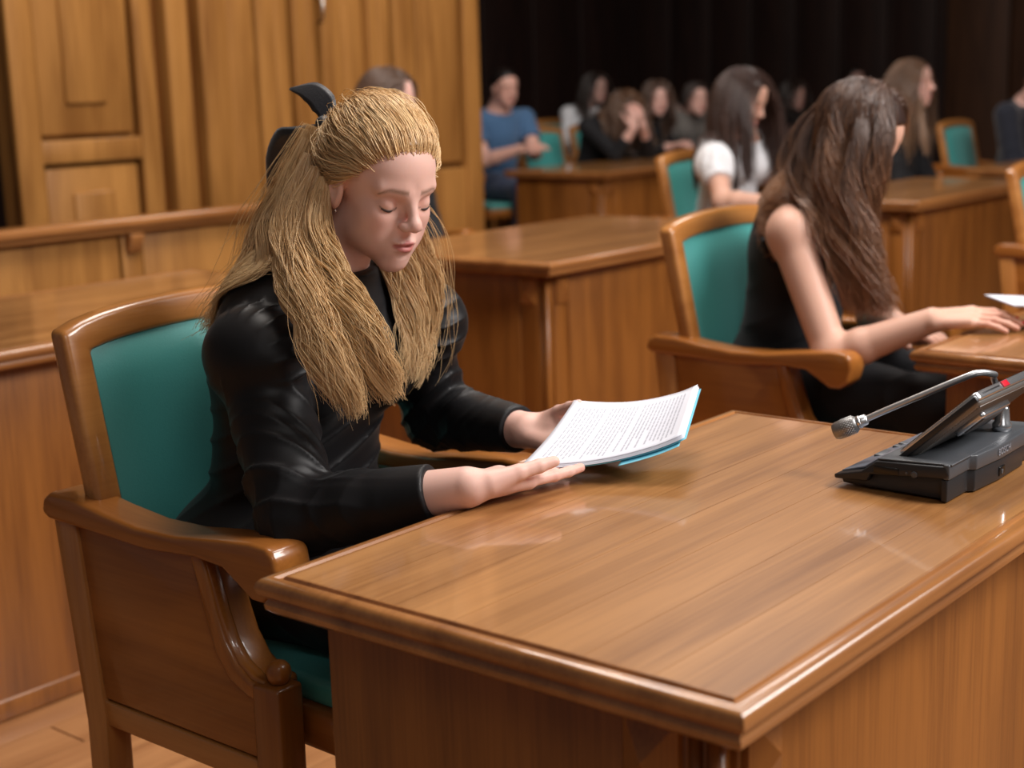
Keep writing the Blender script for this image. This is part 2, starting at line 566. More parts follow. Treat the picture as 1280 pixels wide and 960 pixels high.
# ------------------------------------------------------------------ chairs
def make_chair(label):
    t = thing('armchair', label, 'chair', (-1.55, 1.42, FLOOR), 0, 'green leather wooden armchairs')
    ox, oz = 1.55, -FLOOR
    def c(pts):
        return [(x + ox, z + oz) for x, z in pts]
    arm = c([(-1.817, .690), (-1.812, .712), (-1.795, .722), (-1.74, .721), (-1.68, .712), (-1.60, .704), (-1.52, .706), (-1.44, .716),
             (-1.37, .723), (-1.338, .722), (-1.326, .712), (-1.322, .69), (-1.330, .662), (-1.350, .648), (-1.372, .648),
             (-1.395, .662), (-1.425, .680), (-1.48, .684), (-1.58, .676), (-1.70, .680), (-1.80, .682)])
    side = c([(-1.775, .69), (-1.722, .425), (-1.375, .425), (-1.375, .535), (-1.395, .538), (-1.418, .550), (-1.438, .575),
              (-1.452, .61), (-1.462, .64), (-1.48, .69)])
    sup = c([(-1.480, .690), (-1.466, .645), (-1.456, .61), (-1.442, .575), (-1.422, .548), (-1.398, .533), (-1.372, .530), (-1.372, .505),
             (-1.402, .508), (-1.436, .523), (-1.462, .555), (-1.478, .60), (-1.49, .645), (-1.505, .690)])
    post = c([(-1.80, .685), (-1.762, .385), (-1.765, FLOOR), (-1.725, FLOOR), (-1.718, .40), (-1.752, .69)])
    for s in (-1, 1):
        def yy(a, b):
            return (a, b) if s > 0 else (-b, -a)
        a, b = yy(.215, .278)
        prism('armrest', arm, 'xz', a, b, WD['chairx'], t, 0.010, 3)
        a, b = yy(.243, .262)
        prism('side_panel', side, 'xz', a, b, WD['chairx'], t, 0.003)
        a, b = yy(.205, .268)
        prism('arm_support', sup, 'xz', a, b, WD['chairz'], t, 0.006)
        a, b = yy(.225, .270)
        prism('rear_leg', post, 'xz', a, b, WD['framez'], t, 0.004)
        box('front_leg', -1.392 + ox, -1.342 + ox, a, b, 0, .532 + oz, WD['chairz'], t, 0.006)
        lathe('finial', [(0.003, 0.0), (0.011, 0.004), (0.015, 0.011), (0.0165, 0.018), (0.015, 0.026), (0.010, 0.032), (0.003, 0.035)],
              WD['chairz'], t, 16, (-1.362 + ox, (a + b) / 2, .528 + oz))
        box('side_rail', -1.73 + ox, -1.385 + ox, a + 0.006, b - 0.006, .385 + oz, .422 + oz, WD['framex'], t, 0.003)
    # seat
    n = 14
    out = [(-1.70, -.205), (-1.70, .205)]
    fr = []
    for i in range(n + 1):
        u = i / n
        y = .215 - .43 * u
        fr.append((-1.285 + 0.035 * math.sin(math.pi * u), y))
    pts = [(x + ox, y) for x, y in out + fr]
    prism('seat_rail', pts, 'xy', .430 + oz, .488 + oz, WD['chairx'], t, 0.012, 3)
    pts2 = [((x + 1.49) * 0.94 - 1.49 + ox, y * 0.93) for x, y in out + fr]
    prism('seat', pts2, 'xy', .485 + oz, .522 + oz, TEAL, t, 0.014, 4)
    # back : frame ring sheared backwards
    def xb(z):
        return -1.705 - (z - 0.68) * 0.215 + ox
    Y0 = 0.252
    zbot = .56
    def top(y):
        return .980 - 0.018 * (y / Y0) ** 2 - 0.012 * (abs(y) / Y0) ** 6
    ny = 16
    outer, inner = [], []
    ys = np.linspace(-Y0, Y0, ny)
    outer += [(-Y0, zbot)] + [(y, top(y)) for y in ys] + [(Y0, zbot)]
    Yi = Y0 - 0.042
    ysi = np.linspace(-Yi, Yi, ny)
    inner += [(-Yi, zbot + .05)] + [(y, top(y) - 0.044) for y in ysi] + [(Yi, zbot + .05)]
    V, F = [], []
    nn = len(outer)
    th = 0.036
    for loop, d in ((outer, 0), (inner, 0), (inner, -th), (outer, -th)):
        for y, z in loop:
            V.append((xb(z) + d, y, z + oz))
    for r in range(4):
        r2 = (r + 1) % 4
        for i in range(nn):
            j = (i + 1) % nn
            F.append((r * nn + i, r * nn + j, r2 * nn + j, r2 * nn + i))
    me = mesh_from('back_frame', V, F, WD['framey'])
    bm = bmesh.new(); bm.from_mesh(me); bmesh.ops.recalc_face_normals(bm, faces=bm.faces); bm.to_mesh(me); bm.free()
    bevel(obj('back_frame', me, t), 0.009, 3)
    # upholstered panel, bulging
    nu, nv = 14, 14
    V, F = [], []
    for side_ in (0, 1):
        for i in range(nu):
            for j in range(nv):
                u, v = i / (nu - 1), j / (nv - 1)
                y = -Yi + 2 * Yi * u
                zt = top(y) - 0.044
                z = zbot + .05 + (zt - zbot - .05) * v
                bul = (1 - (2 * u - 1) ** 6) * (1 - (2 * v - 1) ** 6)
                d = -0.006 + 0.022 * bul if side_ == 0 else -th + 0.004
                V.append((xb(z) + d, y, z + oz))
    for side_ in (0, 1):
        o_ = side_ * nu * nv
        for i in range(nu - 1):
            for j in range(nv - 1):
                q = (o_ + i * nv + j, o_ + (i + 1) * nv + j, o_ + (i + 1) * nv + j + 1, o_ + i * nv + j + 1)
                F.append(q if side_ == 0 else q[::-1])
    obj('backrest', mesh_from('backrest', V, F, TEAL, True), t)
    return t


CH = make_chair('green leather armchair the blonde woman sits in, nearest to the camera')
def chair(x, y, rz, label):
    return copy_tree(CH, (x, y, FLOOR), rz, label)
chair(-1.545, 2.945, 0, 'green leather armchair of the woman in the sleeveless black top')
chair(-1.545, 4.93, 0, 'green leather armchair cut off by the right edge, row of the brunette')
chair(-3.97, 4.08, 0, 'armchair of the woman in black behind the blonde woman, mostly hidden')
chair(-3.17, 5.36, 0.0, 'green leather armchair of the woman in the puff-sleeved white blouse')
chair(-3.45, 7.15, 0, 'armchair of the long-haired woman in black near the upper right')
chair(-3.50, 8.90, 0, 'green leather armchair of the person in dark clothes at the right edge')
chair(-6.25, 7.50, -0.35, 'armchair of the man in the blue polo shirt')
chair(-6.10, 8.06, 0, 'armchair of the person hiding the face behind clasped hands')
chair(-6.15, 8.72, 0, 'armchair of the smiling woman in a black cardigan')
chair(-6.15, 9.34, 0, 'armchair of the person in the grey top')
chair(-6.10, 10.35, 0, 'armchair of the person in white behind the white blouse')
chair(-6.60, 11.45, 0, 'armchair of the woman in the dark sleeveless dress')
chair(-7.1, 8.95, -0.2, 'empty green armchair right beside the man in the blue polo shirt')
chair(-8.3, 9.55, -0.2, 'empty green armchair in the back row, directly right of the man in blue')
chair(-8.1, 10.25, -0.2, 'empty green armchair in the back row, left of the white-sleeved woman')
chair(-8.45, 8.8, -0.2, 'empty green armchair in the back row behind the shoulder of the man in blue')
chair(-7.30, 9.72, -0.2, 'armchair of the woman in the white-sleeved shirt at the back')
chair(-6.4, 12.4, -0.2, 'armchair in the back row whose sitter shows only a forehead')


# ------------------------------------------------------------------ implicit surfaces
def smin(a, b, k):
    h = np.clip(0.5 + 0.5 * (b - a) / k, 0, 1)
    return b + (a - b) * h - k * h * (1 - h)


def smax(a, b, k):
    return -smin(-a, -b, k)


def A(*v):
    return np.array(v, dtype=np.float64)


def cone(P, a, b, ra, rb):
    ab = (b - a)
    l2 = float(ab @ ab) + 1e-12
    q = P - a.astype(P.dtype)
    ab = ab.astype(P.dtype)
    t = (q @ ab) / P.dtype.type(l2)
    np.clip(t, 0, 1, out=t)
    qq = np.einsum('ij,ij->i', q, q)
    d2 = qq - t * (2 * (q @ ab) - t * P.dtype.type(l2))
    np.maximum(d2, 1e-12, out=d2)
    return np.sqrt(d2) - (P.dtype.type(ra) + P.dtype.type(rb - ra) * t)


def ell(P, c, r, R=None):
    q = P - np.asarray(c, dtype=P.dtype)
    if R is not None:
        q = q @ R.astype(P.dtype)
    r = np.asarray(r, dtype=P.dtype)
    q = q / r
    k0 = np.sqrt(np.einsum('ij,ij->i', q, q))
    q = q / r
    k1 = np.sqrt(np.einsum('ij,ij->i', q, q)) + P.dtype.type(1e-9)
    return k0 * (k0 - 1) / k1


def nets(f0_, lo, hi, h, B=4, proj=True):
    f = lambda P: f0_(np.asarray(P, dtype=np.float32)).astype(np.float32)
    lo, hi = np.asarray(lo, float), np.asarray(hi, float)
    nb = np.ceil((hi - lo) / (h * B)).astype(int)
    M = 4
    nb = (np.ceil(nb / M) * M).astype(int)
    g = np.stack(np.meshgrid(*[np.arange(n) for n in nb // M], indexing='ij'), -1).reshape(-1, 3)
    d = f(lo + (g + 0.5) * h * B * M)
    g = g[np.abs(d) < B * M * h * 0.87 * 1.2 + 2 * h]
    sub = np.stack(np.meshgrid(*[np.arange(M)] * 3, indexing='ij'), -1).reshape(-1, 3)
    g = (g[:, None] * M + sub[None]).reshape(-1, 3)
    d = f(lo + (g + 0.5) * h * B)
    g = g[np.abs(d) < B * h * 0.87 * 1.35 + 2 * h]
    loc = np.stack(np.meshgrid(*[np.arange(B + 1)] * 3, indexing='ij'), -1).reshape(-1, 3)
    Vs, keys = [], []
    N = nb * B + 2
    def key(ijk):
        return (ijk[:, 0] * N[1] + ijk[:, 1]) * N[2] + ijk[:, 2]
    corners = [(a, b, c) for a in (0, 1) for b in (0, 1) for c in (0, 1)]
    edges = []
    for i, ca in enumerate(corners):
        for j, cb in enumerate(corners):
            if j > i and sum(abs(np.array(ca) - np.array(cb))) == 1:
                edges.append((i, j))
    cells, verts, sg = [], [], []
    for s in range(0, len(g), 3000):
        gg = g[s:s + 3000]
        ijk = gg[:, None, :] * B + loc[None]
        vals = f((lo + ijk.reshape(-1, 3) * h)).reshape(-1, B + 1, B + 1, B + 1)
        cv = np.stack([vals[:, a:B + a, b:B + b, c:B + c] for a, b, c in corners], -1)
        ins = cv < 0
        act = ins.any(-1) & ~ins.all(-1)
        idx = np.argwhere(act)
        cva = cv[act]
        base = gg[idx[:, 0]] * B + idx[:, 1:]
        acc = np.zeros((len(idx), 3)); cnt = np.zeros(len(idx))
        for i, j in edges:
            a, b = cva[:, i], cva[:, j]
            mk = (a < 0) != (b < 0)
            t = np.where(mk, a / np.where(mk, a - b, 1), 0)
            p = np.array(corners[i]) + t[:, None] * (np.array(corners[j]) - np.array(corners[i]))
            acc += p * mk[:, None]; cnt += mk
        cells.append(base)
        verts.append(lo + (base + acc / cnt[:, None]) * h)
        sg.append(cva[:, [0, 4, 2, 1]] < 0)  # corner 000,100,010,001
    cells = np.concatenate(cells); verts = np.concatenate(verts); sg = np.concatenate(sg)
    kk = key(cells)
    o = np.argsort(kk)
    kk, cells, verts, sg = kk[o], cells[o], verts[o], sg[o]
    def find(c):
        q = key(c)
        p = np.searchsorted(kk, q)
        p = np.clip(p, 0, len(kk) - 1)
        return np.where(kk[p] == q, p, -1)
    F = []
    me_ = np.arange(len(kk))
    for ax in range(3):
        mk = sg[:, 0] != sg[:, ax + 1]
        b = cells[mk]
        u, v = (ax + 1) % 3, (ax + 2) % 3
        du = np.zeros(3, int); du[u] = 1
        dv = np.zeros(3, int); dv[v] = 1
        q = np.stack([me_[mk], find(b - du), find(b - du - dv), find(b - dv)], 1)
        good = (q >= 0).all(1)
        q = q[good]
        flip = ~sg[mk, 0][good]
        q[flip] = q[flip][:, ::-1]
        F.append(q)
    F = np.concatenate(F)
    if proj:
        e = h * 0.3
        f0 = f(verts)
        gr = np.stack([f(verts + np.eye(3)[i] * e) - f0 for i in range(3)], 1) / e
        gl = np.linalg.norm(gr, axis=1, keepdims=True) + 1e-6
        stp = np.clip(f0[:, None] / gl, -h * 0.7, h * 0.7)
        verts = verts - stp * gr / gl
    return verts, F


RS = np.random.RandomState(7)
_dirs = RS.normal(size=(24, 3)); _dirs /= np.linalg.norm(_dirs, axis=1, keepdims=True)
_ph = RS.uniform(0, 6.28, 24)


def wob(P, freq, seed=0, n=6):
    s = np.zeros(len(P), dtype=P.dtype)
    for i in range(min(n, 4)):
        j = (i + seed * 5) % 24
        s += np.sin(P @ (_dirs[j] * freq * (0.7 + 0.12 * i)).astype(P.dtype) + P.dtype.type(_ph[j]) + P.dtype.type(1.3) * np.sin(P @ (_dirs[(j + 7) % 24] * freq * 0.5).astype(P.dtype)))
    return s / n


def rotm(yaw, pitch, roll=0.0):
    """columns: forward, left, up. pitch>0 looks down."""
    cy, sy = math.cos(yaw), math.sin(yaw)
    cp, sp = math.cos(pitch), math.sin(pitch)
    cr, sr = math.cos(roll), math.sin(roll)
    Rz = A([cy, -sy, 0], [sy, cy, 0], [0, 0, 1])
    Ry = A([cp, 0, sp], [0, 1, 0], [-sp, 0, cp])
    Rx = A([1, 0, 0], [0, cr, -sr], [0, sr, cr])
    return Rz @ Ry @ Rx


# ------------------------------------------------------------------ head
def head_sdf(q, fine=True):
    """q: head-local points (x forward, y left, z up), metres"""
    ay = np.abs(q[:, 1])
    s = np.stack([q[:, 0], ay, q[:, 2]], 1)
    d = ell(q, A(-.012, 0, .034), (.090, .072, .080))
    d = smin(d, ell(q, A(.030, 0, .036), (.055, .058, .054)), .02)
    d = smin(d, ell(q, A(.026, 0, -.028), (.054, .055, .066)), .02)
    d = smin(d, ell(q, A(.022, 0, -.070), (.048, .046, .034)), .022)
    d = smin(d, ell(s, A(.000, .040, -.060), (.030, .016, .028)), .022)      # jaw angle
    d = smin(d, ell(q, A(.063, 0, -.096), (.018, .023, .017)), .024)        # chin
    d = smin(d, ell(s, A(.050, .034, -.026), (.025, .021, .022)), .018)     # cheek
    d = smin(d, ell(s, A(.042, .033, -.056), (.027, .019, .028)), .018)     # lower cheek
    d = smin(d, ell(q, A(.062, 0, -.064), (.024, .028, .026)), .018)        # muzzle
    # sockets
    d = smax(d, -ell(s, A(.0895, .034, .0005), (.016, .0175, .0115)), .015)
    d = smin(d, cone(s, A(.0775, .014, .0185), A(.0655, .044, .0195), .0070, .0050), .018)  # brow
    # eyelid ball
    d = smin(d, np.linalg.norm(s - A(.0648, .0315, -.0035), axis=1) - .0130, .0055)
    # nose
    d = smin(d, cone(q, A(.080, 0, .012), A(.0985, 0, -.023), .0070, .0085), .012)
    d = smin(d, np.linalg.norm(q - A(.1005, 0, -.0270), axis=1) - .0100, .008)
    d = smin(d, ell(s, A(.0915, .0115, -.0315), (.0105, .0068, .0068)), .007)
    if fine:
        d = smax(d, -ell(s, A(.0985, .0068, -.0385), (.0055, .0030, .0032)), .003)
        # lips
        zc = -.0640 - 0.10 * ay - 9.0 * ay * ay * 0
        qu = np.stack([q[:, 0], ay, q[:, 2]], 1)
        d = smin(d, ell(qu, A(.0800, .0055, -.0575), (.0135, .0150, .0052)), .005)
        d = smin(d, ell(qu, A(.0790, .0, -.0685), (.0140, .0155, .0064)), .005)
        d = smax(d, -ell(qu, A(.0945, 0, -.0628), (.0085, .0235, .0010)), .0035)
        d = smax(d, -ell(qu, A(.0905, 0, -.0800), (.0060, .0120, .0035)), .006)
    else:
        d = smin(d, ell(q, A(.0805, 0, -.0650), (.0125, .0200, .0105)), .006)
    # ears
    e = ell(s, A(-.004, .0735, -.006), (.017, .0075, .030))
    e = smax(e, -ell(s, A(.001, .0825, -.004), (.0095, .0055, .017)), .004)
    d = smin(d, e, .006)
    return d


def head_col(q, base, lip=(0.50, 0.135, 0.130), brow=(0.16, 0.085, 0.045), browk=0.72, blush=0.22):
    n = len(q)
    c = np.tile(np.asarray(base, float), (n, 1))
    ay = np.abs(q[:, 1])
    def mixc(mask, col):
        mask = np.clip(mask, 0, 1)[:, None]
        return c * (1 - mask) + np.asarray(col) * mask
    g = np.exp(-(((q[:, 0] - .062) / .030) ** 2 + ((ay - .043) / .020) ** 2 + ((q[:, 2] + .030) / .022) ** 2))
    c = mixc(g * blush, (base[0] * 0.98, base[1] * 0.60, base[2] * 0.58))
    g = np.exp(-(((q[:, 0] - .106) / .012) ** 2 + (ay / .012) ** 2 + ((q[:, 2] + .028) / .010) ** 2))
    c = mixc(g * blush * 0.8, (base[0], base[1] * 0.66, base[2] * 0.64))
    fr = q[:, 0] > .050
    m1 = np.clip((1.0 - ((ay / .0215) ** 2 + ((q[:, 2] + .0632) / (.0108 - .20 * ay)) ** 2)) * 3.5, 0, 1) * fr
    c = mixc(m1 * 0.85, lip)
    zb = .0190 + 0.10 * np.clip(ay - .010, 0, 1) - 7.0 * np.clip(ay - .034, 0, 1) ** 2 * 6
    th = .0036 - 0.04 * np.clip(ay - .02, 0, 1)
    m2 = np.exp(-((q[:, 2] - zb) / th) ** 2) * (ay > .010) * (ay < .050) * fr
    c = mixc(m2 * browk, brow)
    # lash line of lowered lids
    ze = -.0118 + 6.0 * (ay - .0315) ** 2 * 5
    m3 = np.exp(-((q[:, 2] - ze) / .0014) ** 2) * (np.abs(ay - .0315) < .0130) * fr
    c = mixc(m3 * 0.85, (0.05, 0.022, 0.016))
    g = np.exp(-(((ay - .032) / .016) ** 2 + ((q[:, 2] - .004) / .006) ** 2)) * fr
    c = mixc(g * 0.22, (base[0] * 0.75, base[1] * 0.45, base[2] * 0.42))
    nz = np.exp(-(((q[:, 0] - .098) / .006) ** 2 + ((ay - .0068) / .0035) ** 2 + ((q[:, 2] + .0375) / .0035) ** 2))
    c = mixc(nz * 0.8, (0.16, 0.05, 0.04))
    return c


# ------------------------------------------------------------------ hand
def hand_prims(wr, f, n, thumb_sign, curl, scale=1.0, spread=0.10, thumb_dir=None):
    """wr wrist point, f direction to the fingers, n back-of-hand normal; thumb on side thumb_sign * cross(n,f)"""
    f = f / np.linalg.norm(f)
    n = n - f * (n @ f); n /= np.linalg.norm(n)
    s = np.cross(n, f) * thumb_sign
    pr = []
    L = [(.0460, .0270, .0220), (.0500, .0300, .0230), (.0460, .0280, .0220), (.0370, .0220, .0200)]
    off = [.030, .010, -.011, -.030]
    fw = [.088, .092, .088, .080]
    rr = [.0090, .0092, .0088, .0078]
    k = scale
    for i in range(4):
        b = wr + (f * fw[i] + s * off[i]) * k
        pr.append((wr + (s * off[i] * 0.55 + f * .006) * k, b, .0148 * k, (.0120) * k, .012))
        d0 = f * math.cos(spread * off[i] * 18) + s * math.sin(spread * off[i] * 18)
        a = 0
        cu = curl[i] if isinstance(curl, (list, tuple)) else curl
        p = b
        for j, ln in enumerate(L[i]):
            a += cu * (0.9, 1.1, 0.7)[j]
            d = d0 * math.cos(a) - n * math.sin(a)
            p2 = p + d * ln * k
            r1 = rr[i] * (1 - .09 * j) * k
            pr.append((p, p2, r1, r1 * .90, .0035))
            p = p2
    pr.append((wr + s * .010 * k, wr + (f * .05 + s * .012) * k - n * .006 * k, 0.0165 * k, .019 * k, .012))
    tb = wr + (f * .022 + s * .026) * k - n * .006 * k
    td = thumb_dir if thumb_dir is not None else (f * .72 + s * .62 - n * .25)
    td = td / np.linalg.norm(td)
    t1 = tb + td * .042 * k
    td2 = td * .9 + f * .35; td2 /= np.linalg.norm(td2)
    t2 = t1 + td2 * .032 * k
    t3 = t2 + td2 * .024 * k
    pr += [(tb, t1, .0165 * k, .0115 * k, .010), (t1, t2, .0108 * k, .0100 * k, .004), (t2, t3, .0098 * k, .0078 * k, .003)]
    return pr


def prims_sdf(P, prims):
    d = None
    for (a, b, ra, rb, k) in prims:
        e = cone(P, a, b, ra, rb)
        d = e if d is None else smin(d, e, k)
    return d


def local_eval(P, fn, c, R, margin=.03):
    """evaluate fn only near a ball, a lower bound elsewhere"""
    dd = np.linalg.norm(P - c, axis=1) - R
    out = dd + margin * .5
    mk = dd < margin
    if mk.any():
        out[mk] = fn(P[mk])
    return out


class Body:
    """seated figure; all positions in world coordinates, torso faces `yaw`"""

    def __init__(self, x, y, yaw=0.0, seat=0.525, lean=0.25, head=(0.12, 0, 0.50), head_yaw=0.0, head_pitch=0.2, head_roll=0.0,
                 hands=None, scale=1.0, male=False, hand_opts=None, elbows=None, shoulders=None, head_scale=1.0, knee_out=0.10,
                 head_abs=None, shrug=0.0, slim=1.0):
        c, s_ = math.cos(yaw), math.sin(yaw)
        self.F = A(c, s_, 0); self.L = A(-s_, c, 0); U = A(0, 0, 1.)
        F, L = self.F, self.L
        k = scale
        self.k = k
        self.slim = slim
        self.male = male
        self.pel = A(x, y, seat + .085 * k)
        up = A(F[0] * math.sin(lean), F[1] * math.sin(lean), math.cos(lean))
        fw = np.cross(L, up)
        self.up, self.fw = up, fw
        self.waist = self.pel + up * .15 * k + F * .01
        self.chest = self.pel + up * .315 * k
        self.neckb = self.pel + up * .455 * k + fw * .005
        if head_abs is not None:
            self.hc = np.array(head_abs, float)
        else:
            self.hc = self.neckb + (F * head[0] + L * head[1] + U * (head[2])) * k
        self.HR = rotm(yaw + head_yaw, head_pitch, head_roll)
        self.hs = head_scale * k
        sw = (.205 if male else .165) * k * slim
        if shoulders is None:
            self.sh = [self.pel + up * (.405 + shrug) * k - L * sw, self.pel + up * (.405 + shrug) * k + L * sw]   # right(-L), left(+L)
        else:
            self.sh = [A(*shoulders[0]), A(*shoulders[1])]
        self.hip = [self.pel - L * .085 * k, self.pel + L * .085 * k]
        self.knee = [self.pel + F * .44 * k - L * knee_out * k - U * .01, self.pel + F * .44 * k + L * knee_out * k - U * .01]
        self.ank = [kk + A(0, 0, -1) * (kk[2] - FLOOR - .08) + F * .02 for kk in self.knee]
        if hands is None:
            hands = [self.pel + F * .30 - L * .05 + U * .14, self.pel + F * .30 + L * .05 + U * .14]
        self.wr = [A(*h) for h in hands]
        self.el = []
        for i in (0, 1):
            if elbows is not None:
                self.el.append(A(*elbows[i])); continue
            a, b = self.sh[i], self.wr[i]
            l1, l2 = .285 * k, .245 * k
            D = b - a; dl = min(np.linalg.norm(D), (l1 + l2) * .995)
            dn = D / np.linalg.norm(D)
            aa = (l1 * l1 - l2 * l2 + dl * dl) / (2 * dl)
            hh = math.sqrt(max(l1 * l1 - aa * aa, 1e-6))
            pole = A(0, 0, -1.) * 1.0 + (-L if i == 0 else L) * .45 - F * .25
            pole -= dn * (pole @ dn); pole /= np.linalg.norm(pole)
            self.el.append(a + dn * aa + pole * hh)
        self.ho = hand_opts or [{}, {}]
        self.hp = []
        for i in (0, 1):
            o = self.ho[i]
            f = A(*o['f']) if 'f' in o else (self.wr[i] - self.el[i])
            n = A(*o['n']) if 'n' in o else A(0, 0, 1.)
            # right hand palm down: thumb towards +L ; cross(n,f)= up x F = +L
            sign = (1 if i == 0 else -1) * o.get('flip', 1)
            td = A(*o['thumb']) if 'thumb' in o else None
            self.hp.append(hand_prims(self.wr[i], f, n, sign, o.get('curl', .35), .93 * k * (1.06 if male else 1.0), o.get('spread', .1), td))

    def torso(self, P, g=0.0, bust=True):
        k = self.k; up, fw, L = self.up, self.fw, self.L
        R = np.stack([fw, L, up], 1)
        sl = self.slim
        d = ell(P, self.pel - self.F * .01, A(.115, .165 * sl, .105) * k + g, np.stack([self.F, self.L, A(0, 0, 1.)], 1))
        d = smin(d, ell(P, self.waist, A(.092, .125 * sl, .125) * k + g, R), .05)
        d = smin(d, ell(P, self.chest, A(.098 if not self.male else .112, .142 * sl, .150) * k + g, R), .05)
        for i in (0, 1):
            d = smin(d, cone(P, self.chest + up * .075 * k, self.sh[i], .075 * k + g, .050 * k + g), .04)
        if bust and not self.male:
            for s in (-1, 1):
                d = smin(d, ell(P, self.chest + fw * .070 * k + L * s * .068 * k + up * .005, A(.062, .058, .060) * k + g), .03)
        return d

    def arms(self, P, i, g=0.0, t0=0, t1=1.0, rs=(.047, .041, .040, .0265)):
        k = self.k * (1.12 if self.male else 1.0)
        a, e, w_ = self.sh[i], self.el[i], self.wr[i]
        d = cone(P, a, e, rs[0] * k + g, rs[1] * .90 * k + g)
        m_ = e + (w_ - e) * .30
        if t1 > 0:
            d2 = smin(cone(P, e, m_, rs[1] * .90 * k + g, rs[2] * .95 * k + g), cone(P, m_, e + (w_ - e) * t1, rs[2] * .95 * k + g, rs[3] * k + g), .01)
            d = smin(d, d2, .02)
        return d

    def legs(self, P, g=0.0, shank=True):
        k = self.k
        d = None
        for i in (0, 1):
            e = cone(P, self.hip[i], self.knee[i], .086 * k + g, .058 * k + g)
            if shank:
                e = smin(e, cone(P, self.knee[i], self.knee[i] * .6 + self.ank[i] * .4, .056 * k + g, .052 * k + g), .03)
                e = smin(e, cone(P, self.knee[i] * .6 + self.ank[i] * .4, self.ank[i], .052 * k + g, .036 * k + g), .02)
            d = e if d is None else smin(d, e, .02)
        return d

    def feet(self, P, g=0.0):
        d = None
        for i in (0, 1):
            a = self.ank[i]
            e = cone(P, a + A(0, 0, -.045) - self.F * .03, a + A(0, 0, -.05) + self.F * .14, .034 + g, .028 + g)
            d = e if d is None else np.minimum(d, e)
        return d

    def head(self, P, fine=True):
        return head_sdf((P - self.hc) @ self.HR / self.hs, fine) * self.hs

    def skull(self, P, g=0.0):
        q = (P - self.hc) @ self.HR / self.hs
        d = ell(q, A(-.010, 0, .032), (.096, .078, .086))
        d = smin(d, ell(q, A(.018, 0, -.040), (.060, .056, .066)), .03)
        return d * self.hs - g

    def neck(self, P, g=0.0):
        k = self.k
        a = self.hc + self.HR @ A(-.022, 0, -.045) * self.hs
        r = .049 if not self.male else .058
        d = cone(P, a, self.neckb, r * k + g, (r + .006) * k + g)
        d = smin(d, cone(P, self.neckb, self.chest + self.up * .10 * k, (r + .01) * k + g, .07 * k + g), .03)
        return d

    def skin(self, P, fine=True):
        d = self.torso(P)
        d = smin(d, self.neck(P), .03)
        d = smin(d, local_eval(P, lambda Q: self.head(Q, fine), self.hc, .15 * self.hs), .012)
        for i in (0, 1):
            d = smin(d, self.arms(P, i), .025)
            hp = self.hp[i]
            c = self.wr[i] + (hp[0][1] - self.wr[i])
            d = smin(d, local_eval(P, lambda Q, hp=hp: prims_sdf(Q, hp), c, .14 * self.k), .010)
        d = smin(d, self.legs(P), .03)
        d = smin(d, self.feet(P), .02)
        return d

    def collide(self, P, g=0.012):
        """coarse solid for hair to rest on"""
        d = np.minimum(self.skull(P), self.neck(P))
        d = np.minimum(d, self.torso(P, g))
        for i in (0, 1):
            d = np.minimum(d, self.arms(P, i, g))
        return d

    def bounds(self, pad=.14):
        pts = np.array([self.pel, self.chest, self.hc, *self.sh, *self.el, *self.wr, *self.knee, *self.ank])
        lo, hi = pts.min(0) - pad, pts.max(0) + pad
        lo[2] = FLOOR
        return lo, hi


def skin_colors(B, V, base, **kw):
    q = (V - B.hc) @ B.HR / B.hs
    near = np.linalg.norm(q, axis=1) < .16
    c = np.tile(np.asarray(base, float), (len(V), 1))
    c[near] = head_col(q[near], base, **kw)
    for i in (0, 1):       # knuckles and finger tips a little redder
        for j in range(4):
            for idx in (1 + j * 4, 3 + j * 4):
                p = B.hp[i][idx][1] if idx < len(B.hp[i]) else None
                if p is not None:
                    m_ = np.exp(-(np.linalg.norm(V - p, axis=1) / .012) ** 2)[:, None] * .45
                    c = c * (1 - m_) + np.array([base[0] * .95, base[1] * .62, base[2] * .58]) * m_
    return c


# ------------------------------------------------------------------ hair
def strand_mesh(paths, rad, cols, tip=0.25, flat=1.0):
    """paths (N,S,3) -> three-sided tubes; cols (N,3) or (N,S,3)"""
    N_, S_, _ = paths.shape
    T = np.gradient(paths, axis=1)
    T /= np.linalg.norm(T, axis=2, keepdims=True) + 1e-9
    ref = np.tile(A(0.31, -0.82, 0.48), (N_, S_, 1))
    U = np.cross(T, ref); U /= np.linalg.norm(U, axis=2, keepdims=True) + 1e-9
    W = np.cross(T, U)
    t = np.linspace(0, 1, S_)
    prof = np.clip(np.minimum(1, (1 - t) / .35 * (1 - tip) + tip), 0, 1)
    r = np.broadcast_to(np.asarray(rad, float).reshape(-1, 1) * prof[None], (N_, S_))
    V = []
    for a in (0, 2.094, 4.189):
        V.append(paths + r[..., None] * (math.cos(a) * U + math.sin(a) * W * flat))
    V = np.stack(V, 2).reshape(-1, 3)
    idx = np.arange(N_ * S_ * 3).reshape(N_, S_, 3)
    F = []
    for j in range(3):
        k_ = (j + 1) % 3
        F.append(np.stack([idx[:, :-1, j], idx[:, :-1, k_], idx[:, 1:, k_], idx[:, 1:, j]], -1).reshape(-1, 4))
    F = np.concatenate(F)
    if cols.ndim == 2:
        cols = np.repeat(cols[:, None], S_, 1)
    C = np.repeat(cols[:, :, None], 3, 2).reshape(-1, 3)
    return V, F, C


def push_out(P, f, off, it=2):
    for _ in range(it):
        d = f(P)
        mk = d < off
        if not mk.any():
            break
        Q = P[mk]
        e = .004
        d0 = d[mk]
        g = np.stack([f(Q + np.eye(3)[i] * e) - d0 for i in range(3)], 1)
        g /= np.linalg.norm(g, axis=1, keepdims=True) + 1e-9
        P[mk] = Q + g * (off[mk] - d0 if isinstance(off, np.ndarray) else off - d0)[:, None]
    return P


